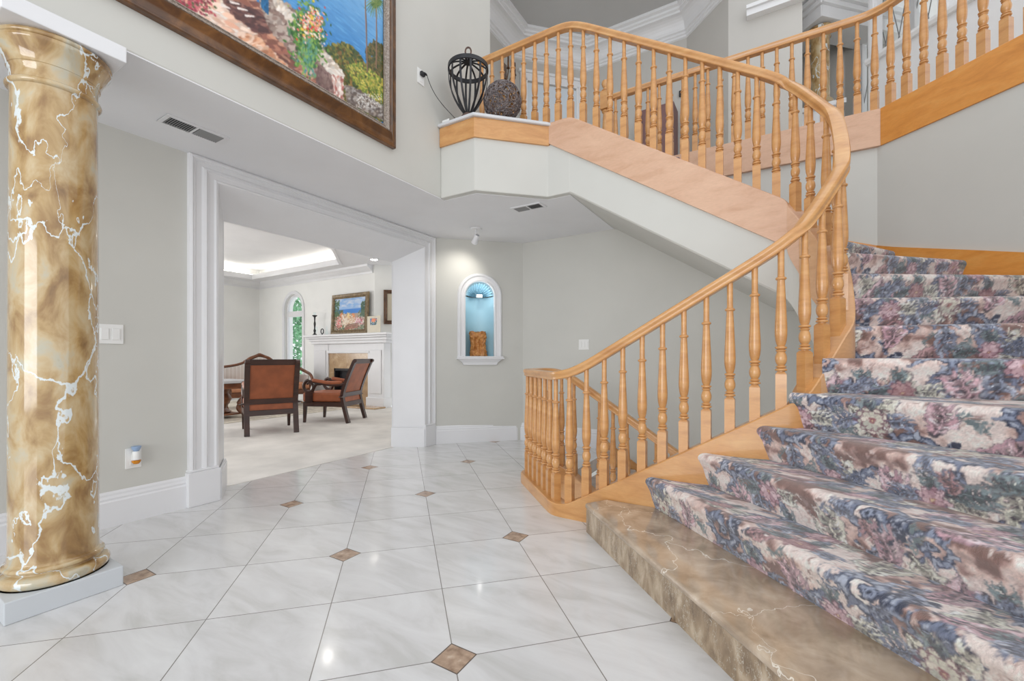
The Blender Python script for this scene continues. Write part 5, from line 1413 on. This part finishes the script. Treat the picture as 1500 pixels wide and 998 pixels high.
# ================================================================ THINGS ON THE PLANT LEDGE
# open iron cage lantern
lc = on_z(692,171,3.06); lx, ly = -2.265, 3.00
z0 = 3.058
ln = thing('cage_lantern', 'tall black open iron cage on the ledge beside the railing', 'lantern', (lx,ly,z0))
m = MB(); m.lathe([(.052,z0),(.060,z0+.01),(.060,z0+.03),(.045,z0+.045),(.035,z0+.055)], (lx,ly,0), 24); m.build('foot', MT['rust'], ln, smooth=40)
LH, LR = .437, .166
def rib_r(t): return .030+(LR-.030)*math.sin(min(1,t/.82)*PI/2)**.9 if t < .82 else LR
nr_ = 12
for i in range(nr_):
    a = 2*PI*i/nr_+.25; ca, sa = math.cos(a), math.sin(a)
    m = MB(); pts_ = [(lx+rib_r(k/20)*ca, ly+rib_r(k/20)*sa, z0+.05+(LH-.05)*k/20) for k in range(21)]
    m.sweep(pts_, [(-.0085,-.003),(.0085,-.003),(.0085,.003),(-.0085,.003)], lat=(-sa,ca,0)); m.build('rib', MT['black'], ln)
    m = MB(); pts_ = [(lx+(LR*math.cos(k/10*PI/2))*ca, ly+(LR*math.cos(k/10*PI/2))*sa, z0+LH+.012+.055*math.sin(k/10*PI/2)) for k in range(10)]
    m.sweep(pts_, [(-.0075,-.003),(.0075,-.003),(.0075,.003),(-.0075,.003)], lat=(-sa,ca,0)); m.build('roof_bar', MT['black'], ln)
m = MB(); m.lathe([(LR+.008,z0+LH-.012),(LR+.008,z0+LH+.022),(LR-.004,z0+LH+.022),(LR-.004,z0+LH-.012),(LR+.008,z0+LH-.012)], (lx,ly,0), 48, cap=False); m.build('rim', MT['black'], ln, smooth=40)
m = MB(); m.lathe([(.040,z0+LH+.058),(.036,z0+LH+.075),(.014,z0+LH+.088),(.016,z0+LH+.112),(.006,z0+LH+.122)], (lx,ly,0), 20); m.build('cap', MT['black'], ln, smooth=40)
m = MB(); m.tube([(lx+.022*math.cos(a),ly+.012*math.cos(a),z0+LH+.156+.036*math.sin(a)) for a in np.linspace(0,2*PI,25)[:-1]], .007, 8, closed=True); m.build('hook', MT['rust'], ln, smooth=50)
# twig ball
bc = Vector((on_y(736,152,3.16)[0],3.16,z0+.166)); bR = .160
tb_ = thing('wicker_ball', 'dark woven twig ball on the ledge beside the iron cage', 'decor ball', (bc.x,bc.y,z0))
pr_ = random.Random(12)
def orbit(R, n, rad, wob):
    m = MB()
    for i in range(n):
        ax = Vector((pr_.gauss(0,1),pr_.gauss(0,1),pr_.gauss(0,1))).normalized(); u_ = ax.orthogonal().normalized(); v_ = ax.cross(u_)
        off = pr_.uniform(-.75,.75); rr = math.sqrt(1-off*off); ph = pr_.uniform(0,6.28); f1 = pr_.randint(5,9)
        pts_ = []
        for k in range(56):
            a = 2*PI*k/56; d = (ax*(off+wob*math.sin(f1*a+ph))+(u_*math.cos(a)+v_*math.sin(a))*rr).normalized(); pts_.append(bc+d*R*(1+.02*math.sin(3*a+ph)))
        m.tube(pts_, rad, 5, closed=True)
    return m
orbit(bR, 52, .0032, .13).build('woven_twigs', MT['twig'], tb_, fix=False)
orbit(bR*.90, 16, .0034, .12).build('inner_twigs', MT['twigin'], tb_, fix=False)
# white card standing at the end of the ledge
m = MB(); m.box(XP+.02,XP+.10,2.945,2.949,3.0585,3.098); 
m.add([(XP+.02,2.947,3.098),(XP+.10,2.947,3.098),(XP+.10,2.98,3.0585),(XP+.02,2.98,3.0585)],[(0,1,2,3)])
tag(m.build('folded_card', MT['plastic']), 'small white folded card at the wall end of the ledge', 'card')

# ================================================================ UPPER HALL
WPTS = [(-3.32,3.6),(-3.32,5.52),(-2.50,6.37),(-1.06,6.40),(-.50,5.89),(.25,5.89)]
m = MB(); ribbon(m, WPTS, Z2-.2, 5.95, .12); struct(m.build('wall_hall', MT['hall']), 'grey walls of the upper hall behind the gallery')
CP = [(0,5.44),(.022,5.45),(.022,5.475),(.040,5.485),(.040,5.510),(.062,5.520)]+[(.062+.13*(1-math.cos(k/6*PI/2)),5.52+.15*math.sin(k/6*PI/2)) for k in range(1,7)]+[(.205,5.672),(.205,5.70),(.232,5.71),(.232,5.74),(.27,5.752),(.27,5.80),(0,5.80)]
m = MB(); m.sweep([(p[0],p[1],0) for p in WPTS[:5]], CP); struct(m.build('trim_3', MT['white']), 'deep white crown moulding of the upper hall ceiling')
m = MB(); m.prism([(-3.45,3.6),(-2.6,3.6),(-2.4,4.3),(-.62,5.0),(-.45,5.95),(-1.0,6.55),(-2.55,6.5),(-3.45,5.6)], 5.79, 5.9); struct(m.build('ceiling_hall', MT['hallceil']), 'grey ceiling of the upper hall')
# door in the angled wall
d0, d1 = Vector((-3.32,5.52,0)), Vector((-2.50,6.37,0)); de = (d1-d0).normalized(); dn = Vector((de.y,-de.x,0))
dr = thing('hall_door', 'pale blue grey panelled door in the upper hall', 'door', tuple((d0+d1)/2+Vector((0,0,Z2)))); dr['kind'] = 'structure'
c = (d0+d1)/2; z = Vector((0,0,1))
m = MB(); m.obox(c+dn*.012+z*(Z2+1.02), de*.39, dn*.012, z*1.02); lf_ = m.build('leaf', MT['paledoor'], dr)
for (dx, zc, hx, hz) in ((-.18,.62,.13,.42),(.18,.62,.13,.42),(-.18,1.52,.13,.38),(.18,1.52,.13,.38)):
    m = MB(); m.obox(c+de*dx+dn*.026+z*(Z2+zc), de*hx, dn*.004, z*hz); m.build('panel', MT['paledoor'], lf_, bevel=.004)
m = MB()
for sx_ in (-1,1): m.obox(c+de*sx_*.445+dn*.018+z*(Z2+1.05), de*.055, dn*.018, z*1.05); m.obox(c+de*sx_*.445+dn*.03+z*(Z2+1.05), de*.018, dn*.018, z*1.05)
m.obox(c+dn*.018+z*(Z2+2.13), de*.50, dn*.018, z*.06); m.obox(c+dn*.03+z*(Z2+2.20), de*.53, dn*.03, z*.02); m.build('casing', MT['white'], dr, bevel=.004)
m = MB(); m.ball(c+de*.33+dn*.06+z*(Z2+.95), .028); m.build('knob', MT['chrome'], lf_, smooth=60)
# wall sconce
p = on_x(738,110,-3.32); t = thing('wall_sconce', 'dark three armed wall sconce in the upper hall above the twig ball', 'sconce', p)
m = MB(); m.obox((p[0]+.01,p[1],p[2]), UX*.01, UY*.05, z*.16); m.build('back_plate', MT['bronze'], t, bevel=.005)
for dy in (-.09,0,.09):
    m = MB(); m.tube(curve3([(p[0]+.02,p[1],p[2]-.05),(p[0]+.08,p[1]+dy*.6,p[2]-.12),(p[0]+.13,p[1]+dy,p[2]-.05),(p[0]+.13,p[1]+dy,p[2])],5), .008, 8); m.lathe([(.022,p[2]),(.018,p[2]+.02),(.012,p[2]+.022),(.012,p[2]+.17),(.004,p[2]+.19)], (p[0]+.13,p[1]+dy,0), 12); m.build('candle_arm', MT['bronze'], t, smooth=50)
# mauve cabinet beyond the gallery
xa, xb = on_y(940,190,6.1)[0], on_y(988,190,6.1)[0]; zt = on_y(966,157,6.1)[2]
t = thing('cabinet', 'mauve brown cabinet in the upper hall beyond the gallery railing', 'cabinet', ((xa+xb)/2,6.2,Z2))
m = MB(); m.box(xa,xb,6.05,6.34,Z2,zt); m.build('body', MT['mauve'], t, bevel=.006)
m = MB(); m.box(xa+.03,xb-.03,6.035,6.05,Z2+.08,zt-.05); dr_ = m.build('door', MT['mauve'], t, bevel=.004)
m = MB(); m.box(xb-.06,xb-.04,6.01,6.036,(Z2+zt)/2+.05,(Z2+zt)/2+.16); m.build('handle', MT['black'], dr_, bevel=.003)
# small wall thermostats
p = on_y(997,138,6.39); m = MB(); m.box(p[0]-.018,p[0]+.018,6.365,6.388,p[2]-.04,p[2]+.04); tag(m.build('thermostat', MT['black'], bevel=.004), 'small dark control on the upper hall wall right of the cabinet', 'thermostat')

# right part: marble columns on pedestals, knee wall with white posts, leaded window, drape
def upper_column(px, K, label, ztop, group=None):
    a, b, _ = ray(px, 100); t_ = K/(a+b); x, y = a*t_, b*t_; zp = 4.20
    t = thing('marble_column', label, 'column', (x,y,Z2))
    m = MB(); m.box(x-.22,x+.22,y-.22,y+.22,Z2,zp-.06); m.box(x-.25,x+.25,y-.25,y+.25,zp-.06,zp); m.build('pedestal', MT['white'], t, bevel=.006)
    m = MB(); m.lathe([(.17,zp),(.175,zp+.03),(.16,zp+.06),(.15,zp+.075),(.155,zp+.10),(.14,zp+.13)], (x,y,0), 32); m.build('base', MT['column'], t, smooth=40)
    m = MB(); m.lathe([(.112,zp+.12),(.105,ztop-.16),(.105,ztop-.13),(.12,ztop-.12),(.11,ztop-.10),(.14,ztop-.03),(.14,ztop)], (x,y,0), 40); m.build('shaft', MT['column'], t, smooth=40)
    return x, y
ux, uy = upper_column(1201, 7.4, 'marble column on white pedestal behind the gallery rail', 5.27)
upper_column(1449, 7.9, 'marble column at the far right behind the gallery rail', 5.6)
m = MB()
for zo, dvec in ((0,(-.70711,.70711)),(.0015,(.70711,.70711))):
    dd = Vector((*dvec,0)); nn = Vector((-dd.y,dd.x,0)); 
    m.obox(Vector((ux,uy,5.365+zo))+dd*.62, dd*.80, nn*.19, z*.08); m.obox(Vector((ux,uy,5.46+zo))+dd*.62, dd*.83, nn*.23, z*.03); m.obox(Vector((ux,uy,5.52+zo))+dd*.62, dd*.86, nn*.27, z*.03)
struct(m.build('beam', MT['white'], bevel=.005), 'white moulded beam over the upper marble column')
def kpt(px, K): a, b, _ = ray(px, 100); t_ = K/(a+b); return Vector((a*t_, b*t_, 0))
k0, k1 = kpt(1272,7.3), kpt(1560,7.3)
m = MB(); ribbon(m, [tuple(k0[:2]),tuple(k1[:2])], Z2-.1, 4.36, .12); struct(m.build('wall_knee', MT['white']), 'white knee wall behind the gallery railing')
m = MB(); m.sweep([(k0.x,k0.y,4.36),(k1.x,k1.y,4.36)], [(-.05,0),(.04,0),(.06,.03),(.06,.06),(-.18,.06),(-.18,0)]); struct(m.build('trim_6', MT['white']), 'white cap of the knee wall')
for i, px in enumerate((1282,1386,1483)):
    c = kpt(px, 7.37); m = MB(); dd = Vector((.70711,-.70711,0)); nn = Vector((.70711,.70711,0)); m.obox((c.x,c.y,5.17), dd*.045, nn*.05, z*.745); m.obox((c.x,c.y,5.17), dd*.022, nn*.062, z*.745)
    tag(m.build('post', MT['white'], bevel=.004), ['white post behind the gallery railing, left of three','white post behind the gallery railing, middle of three','white post behind the gallery railing, right of three'][i], 'post', 'white posts behind the gallery railing')
w0, w1 = kpt(1262,8.6), kpt(1560,8.6); wd = (w1-w0).normalized(); wn_ = Vector((wd.y,-wd.x,0)); Lw = (w1-w0).length
win = thing('window_2', 'tall leaded window in the room behind the gallery', 'window', tuple((w0+w1)/2+z*4.3)); win['kind'] = 'structure'
m = MB()
for f_ in (0,.33,.66,1): m.obox(w0+wd*Lw*f_+z*5.1, wd*.04, wn_*.04, z*.9)
for zz in (4.24,5.96): m.obox(w0+wd*Lw*.5+z*zz, wd*Lw*.5, wn_*.04, z*.05)
m.build('frame', MT['white'], win)
m = MB()
for i in range(12):
    a = w0+wd*Lw*(i/12); m.tube([a+z*4.3, a+wd*Lw*.16+z*5.9], .006, 5); m.tube([a+z*5.9, a+wd*Lw*.16+z*4.3], .006, 5)
m.build('lead_bars', MT['greyvane'], win)
m = MB(); m.poly([w0+z*4.25,w1+z*4.25,w1+z*5.95,w0+z*5.95]); m.build('pane', MT['glass'], win)
m = MB(); m.obox(w0+wd*Lw*.5+z*3.6, wd*Lw*.5, wn_*.05, z*.65); m.obox(w0-wd*.6+z*4.5, wd*.56, wn_*.05, z*1.45); m.obox(w0+wd*Lw*.5+z*6.25, wd*(Lw*.5+.5), wn_*.05, z*.25); struct(m.build('wall_gallery_room', MT['hall']), 'wall of the room behind the gallery')
# drape gathered to one side
dc = kpt(1408,8.3); rows = []
for i in range(13):
    zz = 4.55+1.3*i/12; sp = .05+.16*(i/12)**1.2; rows.append([tuple(dc+wd*(sp*(-1+2*j/28))+wn_*(.025*math.sin(j*1.6))+wd*.10*(1-i/12)+z*zz) for j in range(29)])
m = MB(); m.grid(rows); m.grid([[tuple(Vector(p)-wn_*.006) for p in r] for r in rows]); tag(m.build('drape', MT['drape'], smooth=70, fix=False), 'mauve gathered drape behind the gallery railing', 'curtain')
# wall between hall and the room behind, with a short cornice
m = MB(); ribbon(m, [(.25,6.03),(.25,7.7),(1.35,7.7)], Z2-.2, 5.95, .10); struct(m.build('wall_passage', MT['hall']), 'grey wall beside the upper marble column')
m = MB(); m.box(-.30,.27,5.80,5.90,5.03,5.10); m.box(-.30,.30,5.77,5.90,5.10,5.14); struct(m.build('trim_7', MT['white']), 'short white cornice on the upper hall wall')
m = MB(); m.prism([(-.5,5.75),(2.2,4.9),(5,3.2),(6,9),(-.5,9)], 5.95, 6.05); struct(m.build('ceiling_gallery', MT['ceil']), 'ceiling of the room behind the gallery')
# ================================================================ LIGHT AND CAMERA
w = bpy.data.worlds.new('sky'); sc.world = w; w.use_nodes = True
bg = w.node_tree.nodes['Background']; bg.inputs['Color'].default_value = (.94,.97,1,1); bg.inputs['Strength'].default_value = .90
def area(name, loc, rot, sx, sy, e, c=(1,1,1)):
    l = bpy.data.lights.new(name, 'AREA'); l.shape = 'RECTANGLE'; l.size = sx; l.size_y = sy; l.energy = e; l.color = c
    o = bpy.data.objects.new(name, l); COL.objects.link(o); o.location = loc; o.rotation_euler = rot; return o
area('rear_fill', (-.6,-6.0,1.6), (math.radians(94),0,0), 4.4, 2.6, 125, (.97,.985,1))  # added fill behind the camera, lifts the back wall and lower ceiling
area('living_fill', (-11.2,1.0,1.6), (PI/2,0,-PI/2), 4.5, 2.4, 100, (1,1,1))  # added fill in front of the windowless left wall, brightens the living room
for x_, y_ in ((-5.0,0.6),(-5.0,3.6),(-5.2,5.4),(-10.8,1.0)):  # added downward fill spots with no fixtures, for living room brightness
    l = bpy.data.lights.new('living_fill_spot', 'SPOT'); l.energy = 26; l.spot_size = math.radians(130); l.spot_blend = .6; l.shadow_soft_size = .06; l.color = (1,.96,.9)
    o = bpy.data.objects.new('living_fill_spot', l); COL.objects.link(o); o.location = (x_,y_,2.90)
l = bpy.data.lights.new('niche_spot', 'SPOT'); l.energy = 6.5; l.color = (1,.96,.88); l.spot_size = math.radians(96); l.spot_blend = 1.0; l.shadow_soft_size = .03
o = bpy.data.objects.new('niche_spot', l); COL.objects.link(o); o.location = SPOT[0]; o.rotation_euler = SPOT[1].to_track_quat('-Z','Y').to_euler()
l = bpy.data.lights.new('niche_lamp', 'POINT'); l.energy = .55; l.color = (1,.98,.95); l.shadow_soft_size = .02
o = bpy.data.objects.new('niche_lamp', l); COL.objects.link(o); o.location = nw(ND+.005,-.045,NZ1+.012)
cam = bpy.data.cameras.new('camera'); co = bpy.data.objects.new('camera', cam); COL.objects.link(co)
co.location = (0,0,H); co.rotation_euler = (PI/2,0,YAW)
cam.sensor_width = 36; cam.sensor_fit = 'HORIZONTAL'; cam.lens = 36*F/1500; cam.shift_y = (HY-499)/1500; cam.clip_start = .02; cam.clip_end = 200
sc.camera = co
vs = sc.view_settings
sc.display_settings.display_device = 'sRGB'
vs.view_transform = 'Standard'; vs.look = 'None'; vs.exposure = 0.58; vs.gamma = 1.0; vs.use_curve_mapping = False
